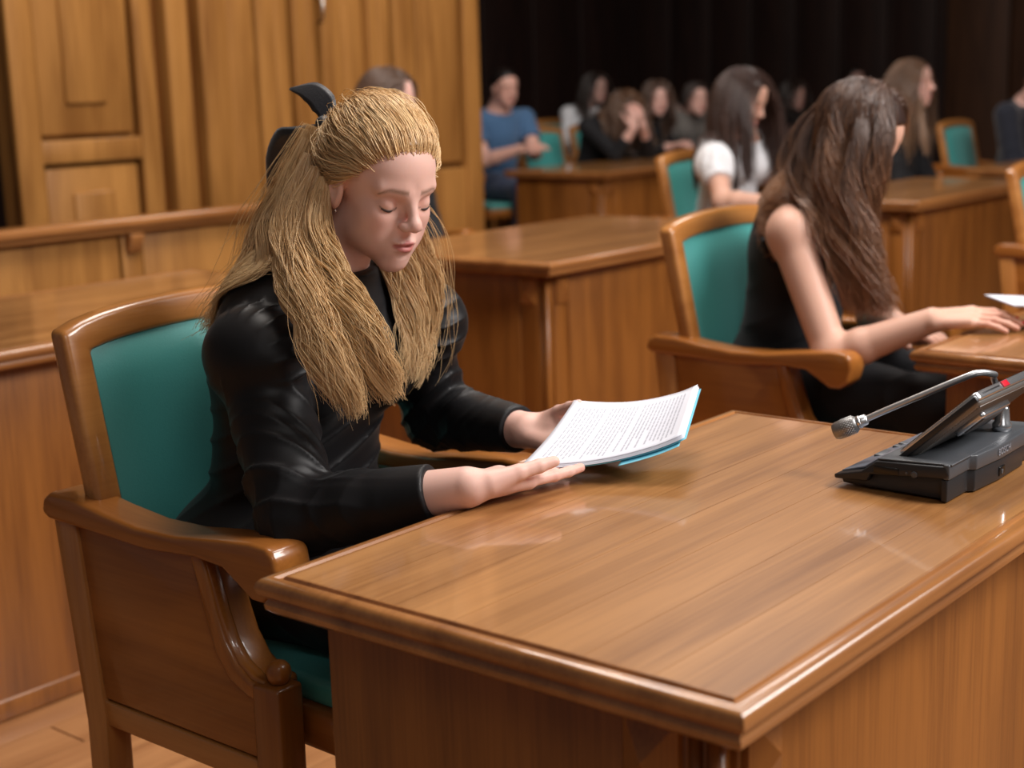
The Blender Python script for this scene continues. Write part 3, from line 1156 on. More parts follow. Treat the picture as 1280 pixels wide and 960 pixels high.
def falling_hair(B, n, length, rs, steps=22, part=0.0, back=0.25, vol=.012, wave=0.006, wfreq=60, face_gap=.45, curl_end=0.0,
                 fwd_bias=0.0, gravity=.42, zmin=-.045, lenvar=.15, maxx=1.0):
    """strands rooted on the scalp, draped over the body by gravity"""
    roots, dirs = [], []
    q = rs.normal(size=(n * 8, 3)); q /= np.linalg.norm(q, axis=1, keepdims=True)
    # scalp region (local direction): exclude the face
    lx = q * A(.095, .077, .085) + A(-.010, 0, .032)
    ok = (lx[:, 2] > zmin) & (lx[:, 0] < maxx) & ((lx[:, 0] - .076) * .684 - (lx[:, 2] - .080) * .73 < 0) & ~((lx[:, 0] > -.005) & (lx[:, 2] < .004))
    q = q[ok][:n]
    n = len(q)
    loc = q * A(.095, .077, .085) + A(-.010, 0, .032)
    side = np.sign(q[:, 1] - part); side[side == 0] = 1
    d0 = np.stack([-back - 0.2 * np.clip(q[:, 2], 0, 1) + 0 * side, side * (0.9 * np.clip(q[:, 2], 0, 1) + .15), -.55 * np.ones(n)], 1)
    nrm = q / np.linalg.norm(q, axis=1, keepdims=True)
    d0 -= nrm * (d0 * nrm).sum(1, keepdims=True) * .9
    d0 /= np.linalg.norm(d0, axis=1, keepdims=True)
    P = B.hc + (loc * B.hs) @ B.HR.T
    D = d0 @ B.HR.T
    L_ = length * (1 + rs.uniform(-lenvar, lenvar, n))
    sl = L_ / (steps - 1)
    path = [P.copy()]
    off = vol * rs.uniform(.15, 1.0, n) + .002
    g = A(0, 0, -1.) + B.F * fwd_bias
    for s in range(steps - 1):
        D = D + g * gravity * (0.5 + s / steps)
        D /= np.linalg.norm(D, axis=1, keepdims=True)
        P = P + D * sl[:, None]
        old = P.copy()
        P = push_out(P, B.collide, off)
        D2 = P - path[-1]
        D = .5 * D + .5 * D2 / (np.linalg.norm(D2, axis=1, keepdims=True) + 1e-9)
        path.append(P.copy())
    path = np.stack(path, 1)
    return add_waves(path, rs, wave, wfreq, curl_end), q


def add_waves(path, rs, amp, freq, curl_end=0.0, jitter=.35):
    n, s, _ = path.shape
    t = np.linspace(0, 1, s)
    arc = np.concatenate([np.zeros((n, 1)), np.cumsum(np.linalg.norm(np.diff(path, axis=1), axis=2), 1)], 1)
    mid = path[:, s // 2]
    ph = 3.5 * wob(mid, 28, 1) + 2.0 * wob(path[:, -1], 35, 2) + rs.normal(size=n) * jitter
    T = np.gradient(path, axis=1); T /= np.linalg.norm(T, axis=2, keepdims=True) + 1e-9
    U = np.cross(T, A(.2, .1, 1.)); U /= np.linalg.norm(U, axis=2, keepdims=True) + 1e-9
    W = np.cross(T, U)
    a = amp * (t ** .6 * (1 + curl_end * t ** 2 * 3))[None]
    th = arc * freq + ph[:, None]
    return path + (np.sin(th) * a)[..., None] * U + (np.cos(th * .9 + 1.0) * a * .7)[..., None] * W


def hair_colors(rs, n, S_, ca, cb, tipc=None, tipk=0.0, roots_dark=.0, key=None):
    u = np.clip(rs.uniform(0, 1, n) if key is None else .6 * rs.uniform(0, 1, n) + .4 * key, 0, 1)[:, None]
    base = np.asarray(ca) * u + np.asarray(cb) * (1 - u)
    c = np.repeat(base[:, None], S_, 1)
    t = np.linspace(0, 1, S_)[None, :, None]
    if tipc is not None:
        k_ = np.clip((t - .35) / .5, 0, 1) * tipk
        c = c * (1 - k_) + np.asarray(tipc) * k_
    if roots_dark:
        k_ = np.clip(1 - t / .2, 0, 1) * roots_dark
        c = c * (1 - k_)
    return c


def hair_cap(B, f, h=.006, z=-.08, gap=True, cut=None):
    """solid under-layer hugging the skull"""
    def g(P):
        q = (P - B.hc) @ B.HR / B.hs
        d = B.skull(P, .004) + .0015 * wob(q, 150, 2)
        # remove the face: keep points behind a slanted plane through the hairline
        face = (q[:, 0] - .072) * .684 - (q[:, 2] - .080) * .73
        d = smax(d, face, .006)
        d = np.maximum(d, -(q[:, 2] + .030 + .8 * np.clip(q[:, 0] + .03, -1, 0)))
        return d
    lo, hi = B.hc - .16, B.hc + .16
    return nets(g, lo, hi, h)


def merge(parts):
    V, F, C = [], [], []
    o = 0
    for v, f, c in parts:
        V.append(v); F.append(f + o); C.append(c); o += len(v)
    return np.concatenate(V), np.concatenate(F), np.concatenate(C)


# ------------------------------------------------------------------ materials for people
SKIN = attr_mat('skin', 0.48, 0.4, sss=0.12, bump=0.05, bscale=500)
HAIRM = attr_mat('hair', 0.36, 0.6)
CLOTHA = attr_mat('matte_cloth', 0.85, 0.25, bump=0.3, bscale=400, sheen=0.2)


def cloth_folds(P, a, b, amp, freq, center=None, width=.12, seed=0):
    """diagonal wrinkles across the segment a-b, strongest around center"""
    ax = (b - a) / np.linalg.norm(b - a)
    q = P - a
    s = q @ ax
    side = np.cross(ax, A(0.1, 0.2, 1.)); side /= np.linalg.norm(side)
    w_ = q @ side
    v = s * freq + w_ * freq * .9 + 1.6 * wob(P, 14, seed, 4)
    r = (1 - np.abs(np.sin(v))) ** 2
    k = 1.0 if center is None else np.exp(-(np.linalg.norm(P - center, axis=1) / width) ** 2)
    return amp * (r - .3) * k


# ------------------------------------------------------------------ the blonde woman
T1 = thing('person', 'blonde woman in black satin outfit with black hair bow reading a booklet', 'person', (-1.62, 1.42, 0.525))
O1 = A(-1.62, 1.42, 0.525)
B1 = Body(-1.625, 1.42, 0.0, seat=.520, lean=.24, head_abs=(-1.408, 1.442, 1.142), head_yaw=-.20, head_pitch=.32, head_roll=-.03, head_scale=.935,
          hands=[(-1.163, 1.318, .786), (-1.292, 1.602, .784)],
          elbows=[(-1.375, 1.232, .735), (-1.500, 1.640, .775)],
          shoulders=[(-1.495, 1.285, .915), (-1.500, 1.590, .915)], scale=.97,
          hand_opts=[dict(f=(.17, .98, -.07), n=(.05, -.25, -.95), curl=.05, thumb=(.50, .83, .22)),
                     dict(f=(.97, -.10, .02), n=(.02, .30, -.95), curl=.0, thumb=(.80, -.32, .50))], knee_out=.09)
lo, hi = B1.bounds()
V, F = nets(lambda P: B1.skin(P), lo, hi, .0027)
SK1 = (0.80, 0.50, 0.42)
C = skin_colors(B1, V, SK1)
obj('body', fast_mesh('body', V - O1, F, SKIN, True, C), T1)


def dress(P):
    B = B1
    d = B.torso(P, .014)
    d = smin(d, B.neck(P, .008), .03)
    d = smax(d, (P - (B.neckb + A(.0, 0, .012))) @ A(.25, 0, .97), .006)
    d -= cloth_folds(P, B.pel, B.chest, .007, 60, B.waist, .16, 1)
    # skirt over the thighs
    k = B.legs(P, .016, False)
    k = smin(k, cone(P, B.pel + A(.05, 0, .0), (B.knee[0] + B.knee[1]) / 2 + A(-.02, 0, 0), .10, .070), .06)
    k -= cloth_folds(P, B.pel, B.knee[0], .005, 26, None, 1, 3)
    d = smin(d, k, .04)
    d = smin(d, ell(P, B.pel + A(-.02, 0, -.02), (.150, .180, .070)), .05)
    d = smin(d, cone(P, B.knee[0] + A(.03, 0, .0), B.knee[0] + A(.05, 0, -.25), .07, .075), .03)
    d = smin(d, cone(P, B.knee[1] + A(.03, 0, .0), B.knee[1] + A(.05, 0, -.25), .07, .075), .03)
    for i in (0, 1):
        a, e, w_ = B.sh[i], B.el[i], B.wr[i]
        s = -1 if i == 0 else 1
        ar = cone(P, a, e, .056, .054)
        cuff = w_ + (e - w_) * (.19 if i == 0 else .10)
        m_ = e + (w_ - e) * .35
        fo = smin(cone(P, e, m_, .050, .045), cone(P, m_, w_, .045, .033), .01)
        fo = smax(fo, (P - cuff) @ ((w_ - e) / np.linalg.norm(w_ - e)), .003)
        ar = smin(ar, fo, .012)
        ar -= cloth_folds(P, a, e, .0065, 75, e * .80 + a * .20, .10, 2)
        ar -= cloth_folds(P, e, w_, .0035, 80, e * .9 + w_ * .1, .08, 4)
        ar -= cloth_folds(P, a, e, .0045, 45, a * .5 + e * .5, .12, 5)
        # gathered puff
        pc = a + A(.008, s * .012, .012)
        R = np.stack([A(1., 0, 0), A(0, 1., 0), A(0, 0, 1.)], 1)
        q = P - pc
        ang = np.arctan2(q[:, 0], q[:, 2])
        pf = ell(P, pc, (.078, .062, .066))
        gath = np.clip((.035 - s * q[:, 1]) / .07, 0, 1)
        pf -= .010 * gath * (1 - np.abs(np.sin(ang * 8.5 + 25 * q[:, 1]))) ** 1.5
        lobe = np.exp(-((q[:, 2] + .045) / .018) ** 2)
        ar = smin(ar, pf, .016)
        ar -= .004 * lobe * (1 - np.abs(np.sin(ang * 2.3 + 30 * q[:, 2])))
        d = smin(d, ar, .010)
    return d


V, F = nets(dress, lo - .03, hi + .03, .0033)
DR = obj('dress', fast_mesh('dress', V - O1, F, SATIN, True), T1)
# cuff buttons
for i in range(6):
    p = B1.el[0] * (1 - (.30 + .10 * i)) + B1.wr[0] * (.30 + .10 * i)
    r_ = .052 - .016 * (.30 + .10 * i)
    c = p + A(.02, -.72, -.66) / np.linalg.norm(A(.02, -.72, -.66)) * (r_ * .93) - O1
    lathe('button', [(0.001, -.003), (.0045, -.001), (.0050, .001), (.0030, .0035), (.0005, .004)], plain('black_button', (.01, .01, .012), .15, 0, 0, .5) if i == 0 else bpy.data.materials['black_button'],
          DR, 12, c, (.02, -.72, -.66))
# eyelashes and small earring
ls = []
for s in (-1, 1):
    pts = []
    for t in np.linspace(-1, 1, 9):
        q = A(.0758 - .0035 * t * t - .001 * abs(t), s * (.0315 + .0118 * t), -.0115 + .0030 * t * t)
        pts.append(B1.hc + B1.HR @ q * B1.hs - O1)
    ls.append(np.array(pts))
for p in ls:
    tube('eyelashes', p, [.0005, .0011, .0015, .0018, .0019, .0018, .0016, .0012, .0006], plain('lash', (.03, .015, .01), .6) if 'lash' not in bpy.data.materials else bpy.data.materials['lash'], T1, 6)
ep = B1.hc + B1.HR @ A(.004, -.074, -.036) * B1.hs - O1
lathe('earring', [(0.0003, -.002), (.0022, -.001), (.0024, .0005), (.0008, .002)], plain('silver', (.8, .8, .8), .15, 1.0), T1, 10, ep, (0, -1, 0))

# ---- blonde hair
rs = np.random.RandomState(3)
HA, HB = (0.95, 0.70, 0.39), (0.56, 0.31, 0.115)
BOW = A(-1.508, 1.450, 1.212)
B = B1


def to_world(q):
    return B1.hc + (q * B1.hs) @ B1.HR.T


parts = []
v, f = hair_cap(B1, None, .004)
parts.append((v, f, np.tile(np.array([.42, .23, .09]), (len(v), 1)) * (0.8 + .3 * wob(v, 90, 3)[:, None])))
# group A : combed back from the hairline to the bow
bq = (BOW - B1.hc) @ B1.HR / B1.hs
bdir = bq / np.linalg.norm(bq)
n = 4200
th = rs.uniform(-1, 1, n)
# hairline curve: angle around face from left temple over forehead to the right temple
phi = th * 1.52
HLX = np.array([(.078, 0, .080), (.074, .030, .078), (.058, .056, .058), (.038, .069, .034), (.016, .076, .020), (-.008, .079, .012)])
hs_ = np.abs(th) * 5
hl = np.stack([np.interp(hs_, range(6), HLX[:, 0]) + .012, np.interp(hs_, range(6), HLX[:, 1]) * np.sign(th), np.interp(hs_, range(6), HLX[:, 2]) - .032], 1)
hl = hl + rs.normal(size=(n, 3)) * A(.0022, .0022, .0030)
hl = hl / A(.097, .079, .088)
hl /= np.linalg.norm(hl, axis=1, keepdims=True)
back_ = rs.uniform(0, 1, n) ** 1.3 * .75
r0 = hl * (1 - back_[:, None]) + bdir * back_[:, None] + A(0, 0, .25) * (back_ * (1 - back_))[:, None]
r0 /= np.linalg.norm(r0, axis=1, keepdims=True)
S_ = 22
t = np.linspace(0, 1, S_)
sideway = np.sin(phi)[:, None] * (1 - np.abs(back_))[:, None]
mid = A(0, 0, 1.)
dirs = r0[:, None] * (1 - t)[None, :, None] + bdir * t[None, :, None]
sag = (np.sin(np.pi * t)[None] * (np.abs(np.sin(phi)) ** 3 * .50)[:, None])
dirs[..., 2] -= sag
dirs[..., 2] += np.sin(np.pi * t)[None] * (np.clip(np.cos(phi), 0, 1) * .18)[:, None]
dirs /= np.linalg.norm(dirs, axis=2, keepdims=True)
loc = dirs * A(.096, .078, .086) + A(-.010, 0, .032)
lift = .0006 + .003 * np.clip(t * 6, 0, 1)[None] + (np.sin(np.pi * np.clip(t * 1.10, 0, 1)) ** .8)[None] * (.001 + .009 * rs.uniform(0, 1, n))[:, None] * (.55 + .45 * np.cos(phi))[:, None]
clump = wob(r0 * .1, 110, 1)[:, None] * .0028
loc = loc + dirs * (lift + clump * np.sin(np.pi * t)[None])[..., None]
pth = to_world(loc.reshape(-1, 3)).reshape(n, S_, 3)
cl = 3.0 * wob(r0 * .1, 70, 2)
T_ = np.gradient(pth, axis=1); T_ /= np.linalg.norm(T_, axis=2, keepdims=True) + 1e-9
Nn = (pth - B1.hc); Nn /= np.linalg.norm(Nn, axis=2, keepdims=True)
Wd = np.cross(T_, Nn)
arcl = np.concatenate([np.zeros((n, 1)), np.cumsum(np.linalg.norm(np.diff(pth, axis=1), axis=2), 1)], 1)
amp = .0030 * np.sin(np.pi * t)[None] * (.5 + .9 * np.abs(np.sin(phi)))[:, None]
pth = pth + Wd * (np.sin(arcl * 85 + cl[:, None] + rs.normal(size=(n, 1)) * .6) * amp)[..., None] \
    + Nn * (np.cos(arcl * 78 + cl[:, None]) * amp * .7)[..., None]
C = hair_colors(rs, n, S_, HA, HB, key=.5 + .5 * wob(r0 * .1, 160, 4))
parts.append(strand_mesh(pth, np.full(n, .00060), C, .5))

n2 = 500
sel = rs.randint(0, n, n2)
fz = pth[sel] + np.cumsum(rs.normal(size=(n2, S_, 3)), axis=1) * .0011 * np.clip(t * 4, 0, 1)[None, :, None] + Nn[sel] * .0035 * np.clip(t * 3, 0, 1)[None, :, None]
parts.append(strand_mesh(fz, np.full(n2, .00035), C[sel], .4))

# group B : loose hair following guides (world positions)
GUIDES = [
    ([(-1.455, 1.375, 1.168), (-1.452, 1.335, 1.085), (-1.388, 1.290, 1.012), (-1.335, 1.272, .948), (-1.312, 1.280, .865)], 1100, .022, .006),
    ([(-1.445, 1.375, 1.155), (-1.428, 1.335, 1.078), (-1.350, 1.308, 1.002), (-1.300, 1.305, .944), (-1.292, 1.325, .880)], 850, .024, .006),
    ([(-1.480, 1.385, 1.185), (-1.478, 1.335, 1.085), (-1.402, 1.285, 1.005), (-1.345, 1.262, .945), (-1.325, 1.268, .885)], 850, .020, .007),
    ([(-1.500, 1.400, 1.205), (-1.530, 1.362, 1.100), (-1.525, 1.340, 1.045), (-1.545, 1.335, 1.005), (-1.590, 1.335, .970)], 550, .022, .009),
    ([(-1.510, 1.415, 1.215), (-1.545, 1.378, 1.095), (-1.562, 1.352, 1.030), (-1.610, 1.345, .978), (-1.672, 1.345, .938)], 750, .024, .010),
    ([(-1.515, 1.430, 1.220), (-1.560, 1.405, 1.110), (-1.590, 1.395, 1.040), (-1.640, 1.400, .985), (-1.700, 1.420, .940)], 700, .026, .009),
    ([(-1.515, 1.450, 1.215), (-1.565, 1.450, 1.110), (-1.595, 1.450, 1.030), (-1.640, 1.450, .95), (-1.690, 1.455, .86)], 450, .030, .008),
    ([(-1.470, 1.505, 1.150), (-1.440, 1.520, 1.075), (-1.425, 1.535, .990), (-1.432, 1.530, .925), (-1.420, 1.505, .865)], 650, .024, .008),
    ([(-1.475, 1.500, 1.130), (-1.450, 1.500, 1.055), (-1.425, 1.500, .985), (-1.415, 1.495, .925), (-1.402, 1.475, .870)], 650, .022, .007),
    ([(-1.500, 1.505, 1.150), (-1.490, 1.520, 1.070), (-1.460, 1.520, .985), (-1.445, 1.500, .930), (-1.430, 1.480, .885)], 400, .022, .008),
]


def catmull(pts, S_):
    pts = np.asarray(pts, float)
    pts = np.vstack([2 * pts[0] - pts[1], pts, 2 * pts[-1] - pts[-2]])
    u = np.linspace(0, len(pts) - 3 - 1e-6, S_)
    i = u.astype(int); f = (u - i)[:, None]
    p0, p1, p2, p3 = pts[i], pts[i + 1], pts[i + 2], pts[i + 3]
    return .5 * (2 * p1 + (p2 - p0) * f + (2 * p0 - 5 * p1 + 4 * p2 - p3) * f ** 2 + (3 * p1 - p0 - 3 * p2 + p3) * f ** 3)


def guide_hair(Bd, guides, rs, S_=26, wave=.0060, wfreq=48, off=.006, curl_end=.35, collide=None):
    out = []
    collide = collide or Bd.collide
    for pts, n, wid, spread in guides:
        G_ = catmull(pts, S_)
        T = np.gradient(G_, axis=0); T /= np.linalg.norm(T, axis=1, keepdims=True)
        U = np.cross(T, A(.7, -.7, 0.1)); U /= np.linalg.norm(U, axis=1, keepdims=True)
        W = np.cross(T, U)
        r = np.sqrt(rs.uniform(0, 1, n)); a = rs.uniform(0, 6.283, n)
        # strands gather in sub-locks
        lock = rs.randint(0, max(6, n // 60), n)
        lr = rs.uniform(0, 1, (lock.max() + 1, 4))
        u = (r * np.cos(a)) * .45 + (lr[lock, 0] * 2 - 1) * .75
        v = (r * np.sin(a)) * .45 + (lr[lock, 1] * 2 - 1) * .55
        t = np.linspace(0, 1, S_)
        prof = np.interp(t, [0, .12, .3, .6, .85, 1], [.35, .7, 1.0, 1.0, .8, .5])[None]
        su, sv = wid * prof * u[:, None], wid * .6 * prof * v[:, None]
        P = G_[None] + su[..., None] * U[None] + sv[..., None] * W[None]
        P += rs.normal(size=(n, 1, 3)) * (spread * t ** 1.5)[None, :, None] * .7
        # uneven lengths
        cut = (1 - rs.uniform(0, 1, n) ** 1.8 * .48)
        ti = np.linspace(0, 1, S_)[None] * cut[:, None]
        fi = ti * (S_ - 1); i0 = np.clip(fi.astype(int), 0, S_ - 2); fr = (fi - i0)[..., None]
        ar = np.arange(n)[:, None]
        P = P[ar, i0] * (1 - fr) + P[ar, i0 + 1] * fr
        arc = np.concatenate([np.zeros((n, 1)), np.cumsum(np.linalg.norm(np.diff(P, axis=1), axis=2), 1)], 1)
        ph = lr[lock, 2] * 6.28 + rs.normal(size=n) * .55
        fq = wfreq * (.8 + .4 * lr[lock, 3])
        am = wave * (np.clip(t * 3, 0, 1) * (1 + curl_end * t ** 2))[None]
        w1 = np.sin(arc * fq[:, None] + ph[:, None]) * am
        w2 = np.cos(arc * fq[:, None] * .93 + ph[:, None]) * am * .7
        P = P + w1[..., None] * U[None] + w2[..., None] * W[None]
        sh_ = P.shape
        Q = P.reshape(-1, 3)
        o_ = off * (.3 + rs.uniform(0, 1, n))
        Q = push_out(Q, collide, np.repeat(o_, S_), 2)
        out.append((Q.reshape(sh_), .35 + .5 * lr[lock, 2]))
    return out


def coll1(P):
    d = np.minimum(B1.skull(P, .002), B1.neck(P, .006))
    d = np.minimum(d, B1.torso(P, .018))
    for i in (0, 1):
        s = -1 if i == 0 else 1
        d = np.minimum(d, cone(P, B1.sh[i], B1.el[i], .062, .055))
        d = np.minimum(d, ell(P, B1.sh[i] + A(.008, s * .012, .012), (.080, .064, .069)))
    return d


for P, key in guide_hair(B1, GUIDES, rs, collide=coll1):
    C = hair_colors(rs, len(P), P.shape[1], HA, HB, key=key, tipc=(.92, .68, .38), tipk=.35)
    parts.append(strand_mesh(P, np.full(len(P), .00072), C, .35))
# flyaways
n = 130
gsel = [GUIDES[i] for i in (0, 2, 4, 5, 7)]
for P, key in guide_hair(B1, [(g_[0], 40, g_[2] * 1.9, g_[3] * 3) for g_ in gsel], rs, wave=.005, wfreq=30, collide=coll1):
    C = hair_colors(rs, len(P), P.shape[1], HA, HB)
    parts.append(strand_mesh(P, np.full(len(P), .00035), C, .4))
V, F, C = merge(parts)
obj('hair', fast_mesh('hair', V - O1, F, HAIRM, True, C), T1, 'long wavy strawberry blonde half-up hair')


# ---- bow
def ribbon(name, ctr, widths, wdir, thick, mat, parent, off):
    ctr = catmull(ctr, 18)
    wv = np.interp(np.linspace(0, 1, 18), np.linspace(0, 1, len(widths)), widths)
    T = np.gradient(ctr, axis=0); T /= np.linalg.norm(T, axis=1, keepdims=True)
    wd = A(*wdir)
    wd = wd - T * (T @ wd)[:, None]; wd /= np.linalg.norm(wd, axis=1, keepdims=True)
    N_ = np.cross(T, wd)
    V = []
    sec = [(-1, 0), (-.6, .9), (0, 1.2), (.6, .9), (1, 0), (.6, -.3), (0, -.1), (-.6, -.3)]
    for i in range(18):
        for a, b in sec:
            V.append(ctr[i] + wd[i] * wv[i] * a + N_[i] * thick * b - off)
    F = []
    m_ = len(sec)
    for i in range(17):
        for j in range(m_):
            k_ = (j + 1) % m_
            F.append((i * m_ + j, i * m_ + k_, (i + 1) * m_ + k_, (i + 1) * m_ + j))
    F += [tuple(range(m_ - 1, -1, -1)), tuple(17 * m_ + j for j in range(m_))]
    return obj(name, mesh_from(name, V, F, mat, True), parent)


RIB = plain('black_ribbon', (.010, .011, .016), .5, 0, .12, 0, .3, 300)
bowroot = obj('bow_knot', fast_mesh('bow_knot', *[x if i else x - O1 for i, x in enumerate(nets(lambda P: ell(P, BOW + A(-.006, 0, .012), (.012, .016, .011)), BOW - .04, BOW + .04, .003))], RIB), T1, 'black ribbon bow')
ribbon('bow_loop', [BOW + A(.0, 0, .010), BOW + A(-.012, .004, .038), BOW + A(-.045, .010, .056), BOW + A(-.090, .014, .060)], [.007, .019, .016, .002], (.36, .44, .55), .003, RIB, bowroot, O1)
ribbon('bow_loop', [BOW + A(.01, 0, .006), BOW + A(-.060, .012, -.012), BOW + A(-.125, .03, -.035), BOW + A(-.180, .045, -.108)], [.008, .020, .034, .028, .005], (.6, .35, -.6), .007, RIB, bowroot, O1)
ribbon('bow_tail', [BOW + A(.0, .01, .0), BOW + A(-.035, .02, -.04), BOW + A(-.06, .03, -.10), BOW + A(-.075, .03, -.16)], [.010, .018, .022, .018], (.6, .35, -.6), .003, RIB, bowroot, O1)

# ------------------------------------------------------------------ booklet
TB = thing('booklet', 'open booklet with pale blue cover held by the blonde woman', 'booklet', (-1.11, 1.58, .80))
OB = A(-1.11, 1.58, .80)
TL, BL, TR, BR = A(-1.197, 1.588, .842), A(-1.160, 1.424, .792), A(-1.092, 1.737, .846), A(-1.012, 1.573, .818)


def sheet(u, v, dz=0.0):
    """u 0..1 from her edge outward, v 0..1 near to far"""
    p = (BL * (1 - v) + TL * v) * (1 - u) + (BR * (1 - v) + TR * v) * u
    p = p + A(0, 0, 1) * (-.011 * math.sin(math.pi * u) - .006 * math.sin(math.pi * v) * (1 - u) + dz)
    if u > .8:
        p = p + A(0, 0, 1) * (.003 * ((u - .8) / .2) ** 2)
    return p - OB


def sheet_obj(name, dz, mat, parent, u1=1.0, v0=0.0, v1=1.0, th=.0004, shift=A(0, 0, 0), nu=24, nv=14, u0=0.0):
    V, F = [], []
    for s in (0, 1):
        for i in range(nu + 1):
            for j in range(nv + 1):
                V.append(sheet(u0 + (u1 - u0) * i / nu, v0 + (v1 - v0) * j / nv, dz - s * th) + shift)
    m_ = nv + 1
    o_ = (nu + 1) * m_
    for i in range(nu):
        for j in range(nv):
            a = i * m_ + j
            F.append((a, a + m_, a + m_ + 1, a + 1))
            F.append((o_ + a, o_ + a + 1, o_ + a + m_ + 1, o_ + a + m_))
    ring = [i * m_ for i in range(nu + 1)] + [nu * m_ + j for j in range(1, m_)] + [i * m_ + nv for i in range(nu - 1, -1, -1)] + [j for j in range(nv - 1, 0, -1)]
    for a, b in zip(ring, ring[1:] + ring[:1]):
        F.append((b, a, a + o_, b + o_))
    return obj(name, mesh_from(name, V, F, mat, True), parent)


PAPER = plain('paper', (.74, .76, .84), .6)
CYAN = plain('pale_blue_cover', (.16, .52, .66), .5)
pg = sheet_obj('page', 0.0, PAPER, TB)
for i in range(4):
    sheet_obj('page', -.0008 - .0010 * i, PAPER, TB, u1=1.0, shift=A(.0012, -.0006, 0) * i)
sheet_obj('cover', -.0050, CYAN, TB, shift=A(.005, .001, -.0005))
sheet_obj('cover_flap', -.0085, CYAN, TB, u0=.60, u1=.98, v0=-.02, v1=.35, shift=A(.004, -.006, -.002))
# print on the page: rows of short words, as raised ink
V, F = [], []
rr_ = np.random.RandomState(11)
for row in range(30):
    u = .08 + row * .0285
    if u > .93 or row in (8, 17):
        continue
    v = .90
    vend = .12 if rr_.rand() > .2 else .12 + rr_.rand() * .4
    while v > vend:
        wl_ = rr_.uniform(.025, .085)
        b0 = len(V)
        for du, dv in ((0, 0), (.011, 0), (.011, -wl_), (0, -wl_)):
            V.append(sheet(u + du, v + dv, .0003))
        F.append((b0, b0 + 1, b0 + 2, b0 + 3))
        v -= wl_ + .012
obj('printed_text', mesh_from('printed_text', V, F, plain('ink', (.46, .47, .54), .7)), pg)


# ------------------------------------------------------------------ the other people
def garment(B, kind='long', g=.012, low=.0, v=.0033, folds=.004, puff=False, cuffk=.08, vneck=0.0, seed=0, skirt=False, legs_=False, loose=0.0):
    def f(P):
        d = B.torso(P, g)
        d = smin(d, B.neck(P, g * .6), .03)
        cut = (P - (B.neckb + B.up * (.012 + low))) @ (B.up * .96 - B.fw * .28 * -1)
        d = smax(d, cut, .005)
        if vneck:
            q = P - (B.neckb + B.up * .02)
            vv = (np.abs(q @ B.L) - (.005 + .40 * (q @ B.up + vneck)))
            d = np.maximum(d, -np.maximum(vv, -(q @ B.fw)))
        if kind == 'none':
            d = smax(d, smin(np.abs((P - B.chest) @ B.L) - .112 * B.k * B.slim, (P - B.chest) @ B.up - .030, .02), .006)
            q2 = P - B.chest
            for s in (-1, 1):
                c = B.sh[0 if s < 0 else 1]
                d = smax(d, -(cone(P, c - B.up * .05 + B.L * s * .03, c + B.up * .03 + B.L * s * .035, .046, .040)), .008)
        d = d - cloth_folds(P, B.pel, B.chest, folds, 30, B.waist, .16, seed + 1)
        for i in (0, 1):
            if kind == 'none':
                break
            a, e, w_ = B.sh[i], B.el[i], B.wr[i]
            kk = B.k * (1.12 if B.male else 1)
            if kind == 'long':
                ar = cone(P, a, e, .052 * kk + loose, .048 * kk + loose)
                cuff = w_ + (e - w_) * cuffk
                fo = cone(P, e, w_, .048 * kk + loose, .034 * kk + loose)
                fo = smax(fo, (P - cuff) @ ((w_ - e) / np.linalg.norm(w_ - e)), .003)
                ar = smin(ar, fo, .012)
            else:
                ar = cone(P, a, a + (e - a) * .9, .056 * kk, .060 * kk)
                ar = smax(ar, (P - (a + (e - a) * .62)) @ ((e - a) / np.linalg.norm(e - a)), .003)
            if puff:
                pc = a + (e - a) * .28
                pf = ell(P, pc, (.082, .078, .085))
                q = P - pc
                ang = np.arctan2(q @ B.F, q @ B.L)
                pf -= .006 * (1 - np.abs(np.sin(ang * 6)))
                ar = smin(ar, pf, .02)
            ar = ar - cloth_folds(P, a, e, folds * 1.4, 36, e * .7 + a * .3, .12, seed + 2)
            d = smin(d, ar, .012)
        if legs_:
            k = B.legs(P, g)
            k = k - cloth_folds(P, B.pel, B.knee[0], .003, 26, None, 1, 3)
            d = smin(d, k, .03)
        return d
    lo, hi = B.bounds(.18)
    return nets(f, lo, hi, v)


def trousers(B, v, g=.010):
    def f(P):
        d = B.legs(P, g)
        R = np.stack([B.F, B.L, A(0, 0, 1.)], 1)
        d = smin(d, ell(P, B.pel - B.F * .01, A(.122, .175 * B.slim, .105) * B.k, R), .03)
        d = d - cloth_folds(P, B.pel, B.knee[0], .004, 30, None, 1, 2)
        return d
    lo, hi = B.bounds(.16)
    return nets(f, lo, hi, v)


CLOTHS = {}


def cloth_mat(name, col, rough=.8, sheen=.2):
    if name not in CLOTHS:
        CLOTHS[name] = plain(name, col, rough, 0, sheen, 0, .3, 250, spec=.3, var=.06)
    return CLOTHS[name]


BLACKC = cloth_mat('black_cloth', (.009, .009, .011), .75, .05)
NAVYC = cloth_mat('dark_navy_cloth', (.012, .015, .026), .8, .2)
WHITEC = cloth_mat('white_cotton', (.80, .82, .86), .8, .1)
BLUEC = cloth_mat('blue_polo_cotton', (.065, .145, .28), .85, .2)
GREYC = cloth_mat('grey_knit', (.14, .13, .12), .9, .3)
JEANS = cloth_mat('denim', (.020, .035, .085), .85, .2)
LASH = bpy.data.materials['lash']


